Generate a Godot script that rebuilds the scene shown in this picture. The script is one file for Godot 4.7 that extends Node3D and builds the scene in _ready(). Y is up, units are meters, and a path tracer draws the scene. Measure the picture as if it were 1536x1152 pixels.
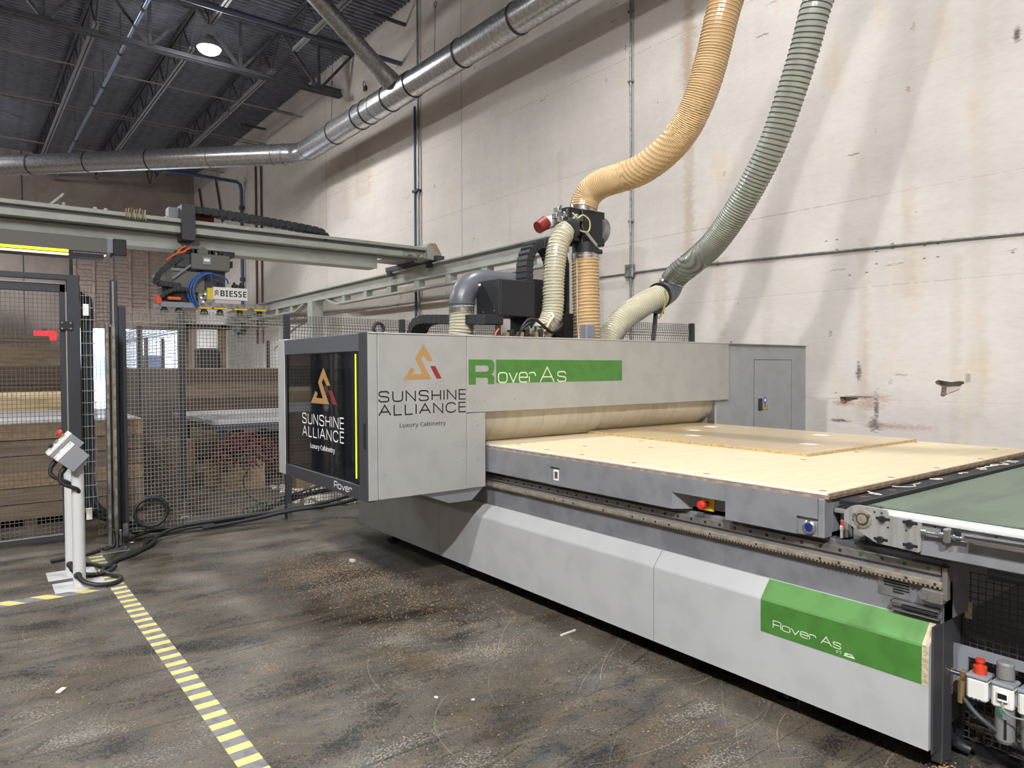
extends Node3D
# A panel-processing hall: nesting router, outfeed belt, loading bridge, fences and board stacks.
# x runs along the router towards the viewer, y is up, -z points at the long wall. Metres.

var M := {}
var taken := {}
var off := {}
var WALL := Transform3D(Basis(Vector3.UP, deg_to_rad(1.2)), Vector3(-3, 0, -7.65))   # wall frame: x along the wall, z out of it
var WORLD := Transform3D()
var rng := RandomNumberGenerator.new()


class MB:
	var v := PackedVector3Array()
	var n := PackedVector3Array()
	var uv := PackedVector2Array()
	var idx := PackedInt32Array()

	func tri(a: Vector3, b: Vector3, c: Vector3, na: Vector3, nb: Vector3, nc: Vector3) -> void:
		var s := v.size()
		v.append(a); v.append(b); v.append(c)
		n.append(na); n.append(nb); n.append(nc)
		uv.append(Vector2.ZERO); uv.append(Vector2.ZERO); uv.append(Vector2.ZERO)
		if (b - a).cross(c - a).dot(na + nb + nc) > 0.0:
			idx.append(s); idx.append(s + 2); idx.append(s + 1)
		else:
			idx.append(s); idx.append(s + 1); idx.append(s + 2)

	func poly(p: Array, nn: Vector3, t: Array = []) -> void:
		var s := v.size()
		for i in p.size():
			v.append(p[i]); n.append(nn)
			uv.append(t[i] if t.size() > i else Vector2.ZERO)
		var flip: bool = (p[1] - p[0]).cross(p[2] - p[0]).dot(nn) > 0.0
		for i in range(1, p.size() - 1):
			idx.append(s)
			idx.append(s + (i + 1 if flip else i))
			idx.append(s + (i if flip else i + 1))

	func box(a: Vector3, b: Vector3, bev := 0.0) -> MB:
		var lo := Vector3(minf(a.x, b.x), minf(a.y, b.y), minf(a.z, b.z))
		var hi := Vector3(maxf(a.x, b.x), maxf(a.y, b.y), maxf(a.z, b.z))
		return obox(Transform3D(Basis(), (lo + hi) / 2.0), hi - lo, bev)

	func obox(xf: Transform3D, size: Vector3, bev := 0.0) -> MB:
		var h := size / 2.0
		var e := minf(bev, minf(h.x, minf(h.y, h.z)) * 0.9)
		for ax in 3:
			for s in [-1.0, 1.0]:
				var u := (ax + 1) % 3
				var w := (ax + 2) % 3
				var pts := []
				for q in [[-1, -1], [1, -1], [1, 1], [-1, 1]]:
					var p := Vector3()
					p[ax] = s * h[ax]
					p[u] = q[0] * (h[u] - e)
					p[w] = q[1] * (h[w] - e)
					pts.append(xf * p)
				var nn := Vector3()
				nn[ax] = s
				poly(pts, (xf.basis * nn).normalized())
		if e > 0.0:
			for ax in 3:
				var u := (ax + 1) % 3
				var w := (ax + 2) % 3
				for su in [-1.0, 1.0]:
					for sw in [-1.0, 1.0]:
						var pts := []
						for q in [[-1, 0], [1, 0], [1, 1], [-1, 1]]:
							var p := Vector3()
							p[ax] = q[0] * (h[ax] - e)
							p[u] = su * (h[u] - (e if q[1] == 1 else 0.0))
							p[w] = sw * (h[w] - (0.0 if q[1] == 1 else e))
							pts.append(xf * p)
						var nn := Vector3()
						nn[u] = su
						nn[w] = sw
						poly(pts, (xf.basis * nn).normalized())
			for sx in [-1.0, 1.0]:
				for sy in [-1.0, 1.0]:
					for sz in [-1.0, 1.0]:
						var c := Vector3(sx * h.x, sy * h.y, sz * h.z)
						poly([xf * (c - Vector3(0, sy * e, sz * e)), xf * (c - Vector3(sx * e, 0, sz * e)), xf * (c - Vector3(sx * e, sy * e, 0))], (xf.basis * Vector3(sx, sy, sz)).normalized())
		return self

	# a bar of rectangular section between two points
	func bar(p0: Vector3, p1: Vector3, w: float, h: float, up := Vector3.UP, bev := 0.0) -> MB:
		var d := (p1 - p0).normalized()
		var r := up.cross(d)
		if r.length() < 1e-4:
			r = Vector3.RIGHT.cross(d)
		r = r.normalized()
		return obox(Transform3D(Basis(r, d.cross(r).normalized(), d), (p0 + p1) / 2.0), Vector3(w, h, p0.distance_to(p1)), bev)

	func cyl(p0: Vector3, p1: Vector3, r0: float, r1 := -1.0, seg := 16, caps := true) -> MB:
		var rr := r0 if r1 < 0.0 else r1
		var d := (p1 - p0).normalized()
		var a := (Vector3.UP if absf(d.y) < 0.9 else Vector3.RIGHT).cross(d).normalized()
		var b := d.cross(a)
		var s := v.size()
		var slope := (r0 - rr) / maxf(p0.distance_to(p1), 1e-5)
		for i in seg + 1:
			var t := TAU * i / seg
			var o := a * cos(t) + b * sin(t)
			var nn := (o + d * slope).normalized()
			v.append(p0 + o * r0); v.append(p1 + o * rr)
			n.append(nn); n.append(nn)
			uv.append(Vector2(float(i) / seg, 0)); uv.append(Vector2(float(i) / seg, 1))
		for i in seg:
			var k := s + 2 * i
			idx.append_array(PackedInt32Array([k, k + 1, k + 2, k + 2, k + 1, k + 3]))
		if caps:
			for e in 2:
				var c := p0 if e == 0 else p1
				var r := r0 if e == 0 else rr
				if r < 1e-5:
					continue
				var ring := []
				for i in seg:
					var t := TAU * i / seg
					ring.append(c + (a * cos(t) + b * sin(t)) * r)
				poly(ring, -d if e == 0 else d)
		return self

	# a tube swept along a path; radii: one number or one per point
	func sweep(pts: PackedVector3Array, radii, seg := 10, caps := true) -> MB:
		var m := pts.size()
		var s := v.size()
		var a := Vector3.ZERO
		var t_prev := Vector3.ZERO
		var first_ring := []
		var last_ring := []
		for i in m:
			var t := (pts[mini(i + 1, m - 1)] - pts[maxi(i - 1, 0)]).normalized()
			if i == 0:
				a = (Vector3.UP if absf(t.y) < 0.9 else Vector3.RIGHT).cross(t).normalized()
			else:
				var ax := t_prev.cross(t)
				if ax.length() > 1e-6:
					a = a.rotated(ax.normalized(), t_prev.angle_to(t))
				a = (a - t * a.dot(t)).normalized()
			t_prev = t
			var b := t.cross(a)
			var r: float = radii if radii is float else radii[i]
			for j in seg + 1:
				var w := TAU * j / seg
				var o := a * cos(w) + b * sin(w)
				v.append(pts[i] + o * r)
				n.append(o)
				uv.append(Vector2(float(j) / seg, i))
				if j < seg:
					if i == 0: first_ring.append(pts[i] + o * r)
					if i == m - 1: last_ring.append(pts[i] + o * r)
		for i in m - 1:
			for j in seg:
				var k := s + i * (seg + 1) + j
				idx.append_array(PackedInt32Array([k, k + seg + 1, k + 1, k + 1, k + seg + 1, k + seg + 2]))
		if caps:
			poly(first_ring, (pts[0] - pts[1]).normalized())
			poly(last_ring, (pts[m - 1] - pts[m - 2]).normalized())
		return self

	# polygon in the xy plane of xf, pushed out along its z by depth
	func prism(p: Array, xf: Transform3D, depth: float) -> MB:
		var pts := PackedVector2Array(p)
		var t := Geometry2D.triangulate_polygon(pts)
		var z := (xf.basis * Vector3(0, 0, 1)).normalized()
		for k in range(0, t.size(), 3):
			for e in 2:
				var w := depth if e == 1 else 0.0
				poly([xf * Vector3(pts[t[k]].x, pts[t[k]].y, w), xf * Vector3(pts[t[k + 1]].x, pts[t[k + 1]].y, w), xf * Vector3(pts[t[k + 2]].x, pts[t[k + 2]].y, w)], z if e == 1 else -z)
		var area := 0.0
		for i in pts.size():
			area += pts[i].cross(pts[(i + 1) % pts.size()])
		for i in pts.size():
			var a := pts[i]
			var b := pts[(i + 1) % pts.size()]
			var d := (b - a).normalized()
			var nn := xf.basis * (Vector3(d.y, -d.x, 0) * signf(area))
			poly([xf * Vector3(a.x, a.y, 0), xf * Vector3(b.x, b.y, 0), xf * Vector3(b.x, b.y, depth), xf * Vector3(a.x, a.y, depth)], nn.normalized())
		return self

	# profile of (radius, height) turned round the y axis of xf
	func lathe(profile: Array, xf: Transform3D, seg := 24) -> MB:
		var prof := profile.duplicate()
		if prof[-1].y < prof[0].y:
			prof.reverse()
		for i in prof.size() - 1:
			var p: Vector2 = prof[i]
			var q: Vector2 = prof[i + 1]
			var d := (q - p).normalized()
			var nr := Vector2(d.y, -d.x)
			var s := v.size()
			for j in seg + 1:
				var w := TAU * j / seg
				var o := Vector3(cos(w), 0, sin(w))
				var nn := (xf.basis * (o * nr.x + Vector3.UP * nr.y)).normalized()
				v.append(xf * (o * p.x + Vector3.UP * p.y)); v.append(xf * (o * q.x + Vector3.UP * q.y))
				n.append(nn); n.append(nn)
				uv.append(Vector2.ZERO); uv.append(Vector2.ZERO)
			for j in seg:
				var k := s + 2 * j
				idx.append_array(PackedInt32Array([k, k + 2, k + 1, k + 2, k + 3, k + 1]))
		return self

	# flat ribbon of constant width along a 2D path in the xy plane of xf
	func ribbon(p: Array, w: float, xf: Transform3D, depth := 0.0006) -> MB:
		var closed: bool = p.size() > 2 and p[0].distance_to(p[-1]) < 1e-6
		var m := p.size()
		var l := []
		var r := []
		for i in m:
			var d0: Vector2 = (p[i] - p[i - 1]).normalized() if i > 0 else ((p[0] - p[m - 2]).normalized() if closed else (p[1] - p[0]).normalized())
			var d1: Vector2 = (p[i + 1] - p[i]).normalized() if i < m - 1 else ((p[1] - p[0]).normalized() if closed else d0)
			var mid := (d0 + d1).normalized()
			if mid.length() < 0.1: mid = d1
			var k := 1.0 / maxf(0.45, mid.dot(d1))
			var nn := Vector2(-mid.y, mid.x) * w * 0.5 * k
			l.append(p[i] + nn)
			r.append(p[i] - nn)
		for i in m - 1:
			poly([xf * Vector3(l[i].x, l[i].y, depth), xf * Vector3(r[i].x, r[i].y, depth), xf * Vector3(r[i + 1].x, r[i + 1].y, depth), xf * Vector3(l[i + 1].x, l[i + 1].y, depth)], (xf.basis * Vector3(0, 0, 1)).normalized())
		return self

	# a thin plate on a flat outline, pushed out along its normal
	func poly_box(p: Array, nn: Vector3, t := 0.004) -> MB:
		var d := nn.normalized() * t
		var q := []
		for c in p:
			q.append(c + d)
		poly(q, nn.normalized())
		for i in p.size():
			var j: int = (i + 1) % p.size()
			poly([p[i], p[j], q[j], q[i]], (p[j] - p[i]).cross(d).normalized())
		return self

	func mesh(o: Vector3) -> ArrayMesh:
		var a := []
		a.resize(Mesh.ARRAY_MAX)
		var w := v.duplicate()
		for i in w.size():
			w[i] -= o
		a[Mesh.ARRAY_VERTEX] = w
		a[Mesh.ARRAY_NORMAL] = n
		a[Mesh.ARRAY_TEX_UV] = uv
		a[Mesh.ARRAY_INDEX] = idx
		var m := ArrayMesh.new()
		m.add_surface_from_arrays(Mesh.PRIMITIVE_TRIANGLES, a)
		return m


func V(x: float, y: float, z: float) -> Vector3:
	return Vector3(x, y, z)


func numbered(called: String) -> String:
	if not taken.has(called):
		taken[called] = 0
		return called
	taken[called] += 1
	return "%s_%03d" % [called, taken[called]]


func tag(o: Node, label: String, category: String, group := "") -> Node:
	o.set_meta("label", label)
	o.set_meta("category", category)
	if group:
		o.set_meta("group", group)
	return o


# a thing with parts: a Node3D at its base; its parts are modelled in frame coordinates
func thing(called: String, label: String, category: String, at: Vector3, frame := Transform3D(), group := "") -> Node3D:
	var o := Node3D.new()
	o.name = numbered(called)
	add_child(o)
	o.transform = frame * Transform3D(Basis(), at)
	off[o] = at
	tag(o, label, category, group)
	return o


# a named part of a thing or of a part
func put(mb: MB, called: String, m: Material, parent: Node3D, label := "") -> MeshInstance3D:
	var o := MeshInstance3D.new()
	o.name = called
	o.mesh = mb.mesh(off[parent])
	o.material_override = m
	parent.add_child(o, true)
	off[o] = off[parent]
	if label:
		o.set_meta("label", label)
	return o


# a thing that is one mesh
func solo(mb: MB, called: String, m: Material, label: String, category: String, at: Vector3, frame := Transform3D(), group := "") -> MeshInstance3D:
	var o := MeshInstance3D.new()
	o.name = numbered(called)
	o.mesh = mb.mesh(at)
	o.material_override = m
	add_child(o)
	o.transform = frame * Transform3D(Basis(), at)
	off[o] = at
	tag(o, label, category, group)
	return o


func struct(mb: MB, called: String, m: Material, frame := Transform3D()) -> MeshInstance3D:
	var o := MeshInstance3D.new()
	o.name = numbered(called)
	o.mesh = mb.mesh(Vector3.ZERO)
	o.material_override = m
	add_child(o)
	o.transform = frame
	off[o] = Vector3.ZERO
	o.set_meta("kind", "structure")
	return o


func dup(root: Node3D, called: String, xf: Transform3D, label: String) -> Node3D:
	var r: Node3D = root.duplicate()
	r.name = numbered(called)
	add_child(r)
	r.transform = xf
	r.set_meta("label", label)
	return r


func smooth(p: Array, step := 0.03) -> PackedVector3Array:
	var out := PackedVector3Array()
	for i in p.size() - 1:
		var a: Vector3 = p[maxi(i - 1, 0)]
		var b: Vector3 = p[i]
		var c: Vector3 = p[i + 1]
		var d: Vector3 = p[mini(i + 2, p.size() - 1)]
		var k := maxi(2, int(b.distance_to(c) / step))
		for j in k:
			out.append(b.cubic_interpolate(c, a, d, float(j) / k))
	out.append(p[-1])
	return out


func resampled(p: PackedVector3Array, step: float) -> PackedVector3Array:
	var out := PackedVector3Array([p[0]])
	var need := step
	for i in p.size() - 1:
		var l := p[i].distance_to(p[i + 1])
		var at := need
		while at <= l:
			out.append(p[i].lerp(p[i + 1], at / l))
			at += step
		need = at - l
	return out


# spiral hose: a thin wall that waves between the coils, and the coil as its own part.
# pitch: pairs of (fraction of the length, distance between coils there): a bent hose bunches up on its coils
func hose(o: Node3D, path: Array, r: float, pitch: Array, wall: Material, coil: Material, coil_r := 0.0045) -> void:
	var p := resampled(smooth(path, 0.02), 0.0012)
	var m := p.size()
	var body := PackedVector3Array()
	var radii := PackedFloat32Array()
	var wire := PackedVector3Array()
	var phase := 0.0
	var k4 := 0
	var k18 := 0
	var a := Vector3.ZERO
	var tp := Vector3.ZERO
	for i in m:
		var t := (p[mini(i + 8, m - 1)] - p[maxi(i - 8, 0)]).normalized()
		if i == 0:
			a = (Vector3.UP if absf(t.y) < 0.9 else Vector3.RIGHT).cross(t).normalized()
		else:
			var ax := tp.cross(t)
			if ax.length() > 1e-7:
				a = a.rotated(ax.normalized(), tp.angle_to(t))
			a = (a - t * a.dot(t)).normalized()
		tp = t
		if int(phase * 4.0) >= k4:
			body.append(p[i])
			radii.append(r * (1.0 - 0.03 * (0.5 - 0.5 * cos(TAU * phase))))
			k4 += 1
		if int(phase * 18.0) >= k18:
			var w := TAU * phase
			wire.append(p[i] + (a * cos(w) + t.cross(a) * sin(w)) * (r + coil_r * 0.25))
			k18 += 1
		var u := i / float(m - 1)
		var d: float = pitch[0][1]
		for q in pitch.size() - 1:
			if u >= pitch[q][0]:
				d = lerpf(pitch[q][1], pitch[q + 1][1], clampf((u - pitch[q][0]) / (pitch[q + 1][0] - pitch[q][0]), 0, 1))
		phase += 0.0012 / d
	put(MB.new().sweep(body, radii, 22), "hose_wall", wall, o)
	put(MB.new().sweep(wire, coil_r, 5), "hose_coil", coil, o)


# flat energy chain: links one after another along a path, wide across `across`
func chain(o: Node3D, path: Array, across: Vector3, width: float, thick: float, m: Material, pitch := 0.06, called := "chain_link") -> void:
	var p := resampled(smooth(path, 0.02), pitch)
	for i in p.size() - 1:
		var d := (p[i + 1] - p[i]).normalized()
		var up := d.cross(across).normalized()
		var mb := MB.new()
		var b := Basis(across.normalized(), up, d)
		var c := (p[i] + p[i + 1]) / 2.0
		mb.obox(Transform3D(b, c), Vector3(width, thick * 0.82, pitch * 1.02))
		mb.obox(Transform3D(b, c), Vector3(width * 1.04, thick, pitch * 0.72), 0.003)
		put(mb, called, m, o)


# ---- lettering: strokes in a unit box
const GLYPH := {
	"S": ["M.95 .76 Q.93 1 .7 1 L.3 1 Q.04 1 .04 .76 Q.04 .55 .3 .53 L.7 .47 Q.97 .45 .97 .24 Q.97 0 .7 0 L.3 0 Q.03 0 .03 .24", 1.0],
	"U": ["M0 1 L0 .35 Q0 0 .38 0 L.62 0 Q1 0 1 .35 L1 1", 0.95], "N": ["M0 0 L0 1 L1 0 L1 1", 0.92], "H": ["M0 0 L0 1 M1 0 L1 1 M0 .5 L1 .5", 0.9],
	"I": ["M0 0 L0 1", 0.0], "E": ["M1 1 L0 1 L0 0 L1 0 M0 .52 L.97 .52", 0.72], "A": ["M0 0 L.5 1 L1 0 M.19 .34 L.81 .34", 1.1], "L": ["M0 1 L0 0 L1 0", 0.72],
	"C": ["M.97 .76 Q.88 1 .55 1 Q.02 1 .02 .5 Q.02 0 .55 0 Q.88 0 .97 .24", 1.05],
	"R": ["M0 0 L0 1 L.75 1 Q1 1 1 .75 Q1 .46 .75 .46 L0 .46 M.72 .46 Q1 .46 1 .2 L1 0", 0.9],
	"o": ["M.35 0 Q0 0 0 .35 L0 .65 Q0 1 .35 1 L.65 1 Q1 1 1 .65 L1 .35 Q1 0 .65 0 L.35 0", 1.25], "v": ["M0 1 L.5 0 L1 1", 1.2],
	"e": ["M0 .5 L1 .5 L1 .65 Q1 1 .65 1 L.35 1 Q0 1 0 .65 L0 .35 Q0 0 .35 0 L.97 0", 1.2], "r": ["M0 0 L0 1 M0 .62 Q0 1 .38 1 L.6 1 Q.95 1 .95 .62", 1.0],
	"T": ["M0 1 L1 1 M.5 1 L.5 0", 0.8], "F": ["M0 0 L0 1 L1 1 M0 .5 L.9 .5", 0.7],
	"s": ["M.95 .76 Q.93 1 .7 1 L.3 1 Q.04 1 .04 .76 Q.04 .55 .3 .53 L.7 .47 Q.97 .45 .97 .24 Q.97 0 .7 0 L.3 0 Q.03 0 .03 .24", 1.15],
}


func glyph_lines(ch: String, x0: float, y0: float, w: float, h: float) -> Array:
	var lines := []
	var cur := []
	for cmd in GLYPH[ch][0].replace("M", "|M").replace("L", "|L").replace("Q", "|Q").split("|", false):
		var nums := []
		for s in cmd.substr(1).strip_edges().split(" ", false):
			nums.append(float(s))
		var k: String = cmd[0]
		if k == "M":
			if cur.size() > 1: lines.append(cur)
			cur = [Vector2(nums[0], nums[1])]
		elif k == "L":
			cur.append(Vector2(nums[0], nums[1]))
		else:
			var a: Vector2 = cur[-1]
			var c := Vector2(nums[0], nums[1])
			var b := Vector2(nums[2], nums[3])
			for i in range(1, 7):
				var t := i / 6.0
				cur.append(a * (1 - t) * (1 - t) + c * 2 * t * (1 - t) + b * t * t)
	if cur.size() > 1: lines.append(cur)
	var out := []
	for l in lines:
		var q := []
		for p in l:
			q.append(Vector2(x0 + p.x * w, y0 + p.y * h))
		out.append(q)
	return out


# writes text so that it fills the given width; capitals h high, small letters xh high
func lettering(mb: MB, text: String, xf: Transform3D, width: float, h: float, xh: float, stroke: float, gap: float) -> void:
	var total := 0.0
	var fixed := gap * (text.length() - 1)
	for ch in text:
		if ch == " ":
			fixed += gap * 1.4
			continue
		total += GLYPH[ch][1] * (h if ch == ch.to_upper() else xh)
	var k := (width - fixed) / total
	var x := 0.0
	for ch in text:
		if ch == " ":
			x += gap * 2.4
			continue
		var hh := h if ch == ch.to_upper() else xh
		var w: float = GLYPH[ch][1] * hh * k
		for l in glyph_lines(ch, x, 0.0, w, hh):
			mb.ribbon(l, stroke, xf)
		x += w + gap


func print_text(text: String, size: float, m: Material, parent: Node3D, xf: Transform3D, bold := false, stretch := 1.0, called := "lettering") -> MeshInstance3D:
	var t := TextMesh.new()
	var f := SystemFont.new()
	f.font_names = PackedStringArray(["Droid Sans"])
	f.font_weight = 700 if bold else 400
	t.font = f
	t.text = text
	t.font_size = 64
	t.pixel_size = size / 64.0 * 1.4
	t.depth = 0.0006
	t.curve_step = 2.0
	var o := MeshInstance3D.new()
	o.name = called
	o.mesh = t
	o.material_override = m
	parent.add_child(o, true)
	var at := xf
	at.origin -= off[parent]
	o.transform = at * Transform3D(Basis().scaled(Vector3(stretch, 1, 1)), Vector3.ZERO)
	off[o] = off[parent]
	return o


# ---- materials
func mat(c: Color, rough := 0.6, metal := 0.0) -> StandardMaterial3D:
	var m := StandardMaterial3D.new()
	m.albedo_color = c
	m.roughness = rough
	m.metallic = metal
	return m


func g8(r: int, g: int, b: int) -> Color:
	return Color8(r, g, b)


func noise(seed_: int, freq: float, octaves := 4, kind := FastNoiseLite.TYPE_SIMPLEX_SMOOTH) -> FastNoiseLite:
	var f := FastNoiseLite.new()
	f.seed = seed_
	f.noise_type = kind
	f.frequency = freq
	f.fractal_octaves = octaves
	return f


# a tiling grain that multiplies a colour: near-white with fine speckle
func grain_tex(seed_: int, size: int, freq: float, lo: float, hi: float, stretch := Vector2.ONE) -> ImageTexture:
	var f := noise(seed_, freq, 4)
	var im := f.get_seamless_image(size, size)
	if stretch != Vector2.ONE:
		var small := f.get_seamless_image(maxi(8, int(size / stretch.x)), maxi(8, int(size / stretch.y)))
		small.resize(size, size, Image.INTERPOLATE_CUBIC)
		im = small
	im.convert(Image.FORMAT_RGB8)
	for y in size:
		for x in size:
			var k := lerpf(lo, hi, clampf((im.get_pixel(x, y).r - 0.25) * 2.0, 0, 1))
			im.set_pixel(x, y, Color(k, k, k))
	return ImageTexture.create_from_image(im)


func triplanar(m: StandardMaterial3D, t: Texture2D, scale: float, world := true) -> StandardMaterial3D:
	m.albedo_texture = t
	m.uv1_triplanar = true
	m.uv1_world_triplanar = world
	m.uv1_scale = Vector3.ONE * scale
	return m


func bytes(f: FastNoiseLite, w: int, h: int, sw := 1, sh := 1) -> PackedByteArray:
	var im := f.get_seamless_image(w / sw, h / sh)
	if sw > 1 or sh > 1:
		im.resize(w, h, Image.INTERPOLATE_CUBIC)
	im.convert(Image.FORMAT_L8)
	return im.get_data()


# old concrete, tracked with dirt along z: one tile is 6 m
func floor_maps() -> Array:
	var n := 2048
	var blot := bytes(noise(11, 0.005, 4), n, n, 2, 1)
	var track := bytes(noise(12, 0.020, 5), n, n, 1, 3)
	var mid := bytes(noise(13, 0.075, 4), n, n)
	var fine := bytes(noise(14, 0.21, 3), n, n)
	var crust := bytes(noise(15, 0.012, 5, FastNoiseLite.TYPE_PERLIN), n, n, 1, 2)
	var wear := noise(16, 0.013, 3)
	wear.fractal_type = FastNoiseLite.FRACTAL_RIDGED
	var scuff := bytes(wear, n, n, 1, 3)
	var base := PackedByteArray()
	base.resize(n * n * 3)
	var rough := PackedByteArray()
	rough.resize(n * n)
	for i in n * n:
		var f := fine[i] / 255.0 - 0.5
		var t := track[i] / 255.0 - 0.5
		var m := mid[i] / 255.0 - 0.5
		var c := crust[i] / 255.0 - 0.5
		var b := blot[i] / 255.0 - 0.5
		var k := 0.50 + b * 0.30 + t * 0.26 + m * 0.36 + f * 0.46
		k -= 0.46 * smoothstep(0.12, 0.20, c * 0.75 + m * 0.40 + f * 0.55)      # black grit in clusters
		k += 0.34 * smoothstep(0.15, 0.24, -c * 0.55 - t * 0.3 + f * 0.65)     # pale scuffed grit
		k -= 0.22 * smoothstep(0.80, 0.97, scuff[i] / 255.0 + f * 0.12)        # dragged black marks
		k = clampf(k, 0.0, 1.0)
		var warm := (t - b) * 9.0
		base[i * 3] = int(lerpf(36.0, 150.0, k) + warm)
		base[i * 3 + 1] = int(lerpf(32.0, 138.0, k))
		base[i * 3 + 2] = int(lerpf(28.0, 119.0, k) - warm)
		rough[i] = int(clampf(140.0 + f * 110.0 + m * 60.0 - c * 40.0, 80.0, 235.0))
	var im := Image.create_from_data(n, n, false, Image.FORMAT_RGB8, base)
	var r := RandomNumberGenerator.new()
	r.seed = 5
	for k in 46:   # dragged rubber marks, mostly along z
		var p := Vector2(r.randf() * n, r.randf() * n)
		var ang := PI / 2 + r.randfn(0, 0.12)
		var wide := r.randi_range(2, 6)
		for q in r.randi_range(120, 520):
			p += Vector2(cos(ang), sin(ang))
			for j in wide:
				var x := posmod(int(p.x) + j, n)
				var y := posmod(int(p.y), n)
				if fine[y * n + x] > 118:
					im.set_pixel(x, y, im.get_pixel(x, y).darkened(0.38))
	for k in 640:   # scratches
		var p := Vector2(r.randf() * n, r.randf() * n)
		var ang := (r.randf_range(-0.6, 0.6) + (PI / 2 if r.randf() < 0.55 else 0.9))
		var bend := r.randf_range(-0.006, 0.006)
		var pale_c := r.randf_range(0.55, 0.78)
		var faint := r.randf_range(0.2, 0.75)
		for q in int(r.randf_range(20, 260)):
			p += Vector2(cos(ang), sin(ang))
			ang += bend
			if r.randf() < 0.2: continue
			var x := posmod(int(p.x), n)
			var y := posmod(int(p.y), n)
			im.set_pixel(x, y, im.get_pixel(x, y).lerp(Color(pale_c, pale_c * 0.95, pale_c * 0.86), faint))
	for k in 9000:  # specks of chip and grit
		var x := r.randi() % n
		var y := r.randi() % n
		im.set_pixel(x, y, [Color(0.74, 0.66, 0.52), Color(0.72, 0.69, 0.63), Color(0.13, 0.12, 0.11), Color(0.56, 0.44, 0.30)][r.randi() % 4])
	var rim := Image.create_from_data(n, n, false, Image.FORMAT_L8, rough)
	return [ImageTexture.create_from_image(im), ImageTexture.create_from_image(rim)]


# painted tilt-up concrete: 42 x 9.6 m, with rust runs, form lines and chipped spots where the wall has them
const WALL_S0 := -28.0
const WALL_LEN := 42.0
const WALL_H := 9.6

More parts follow.
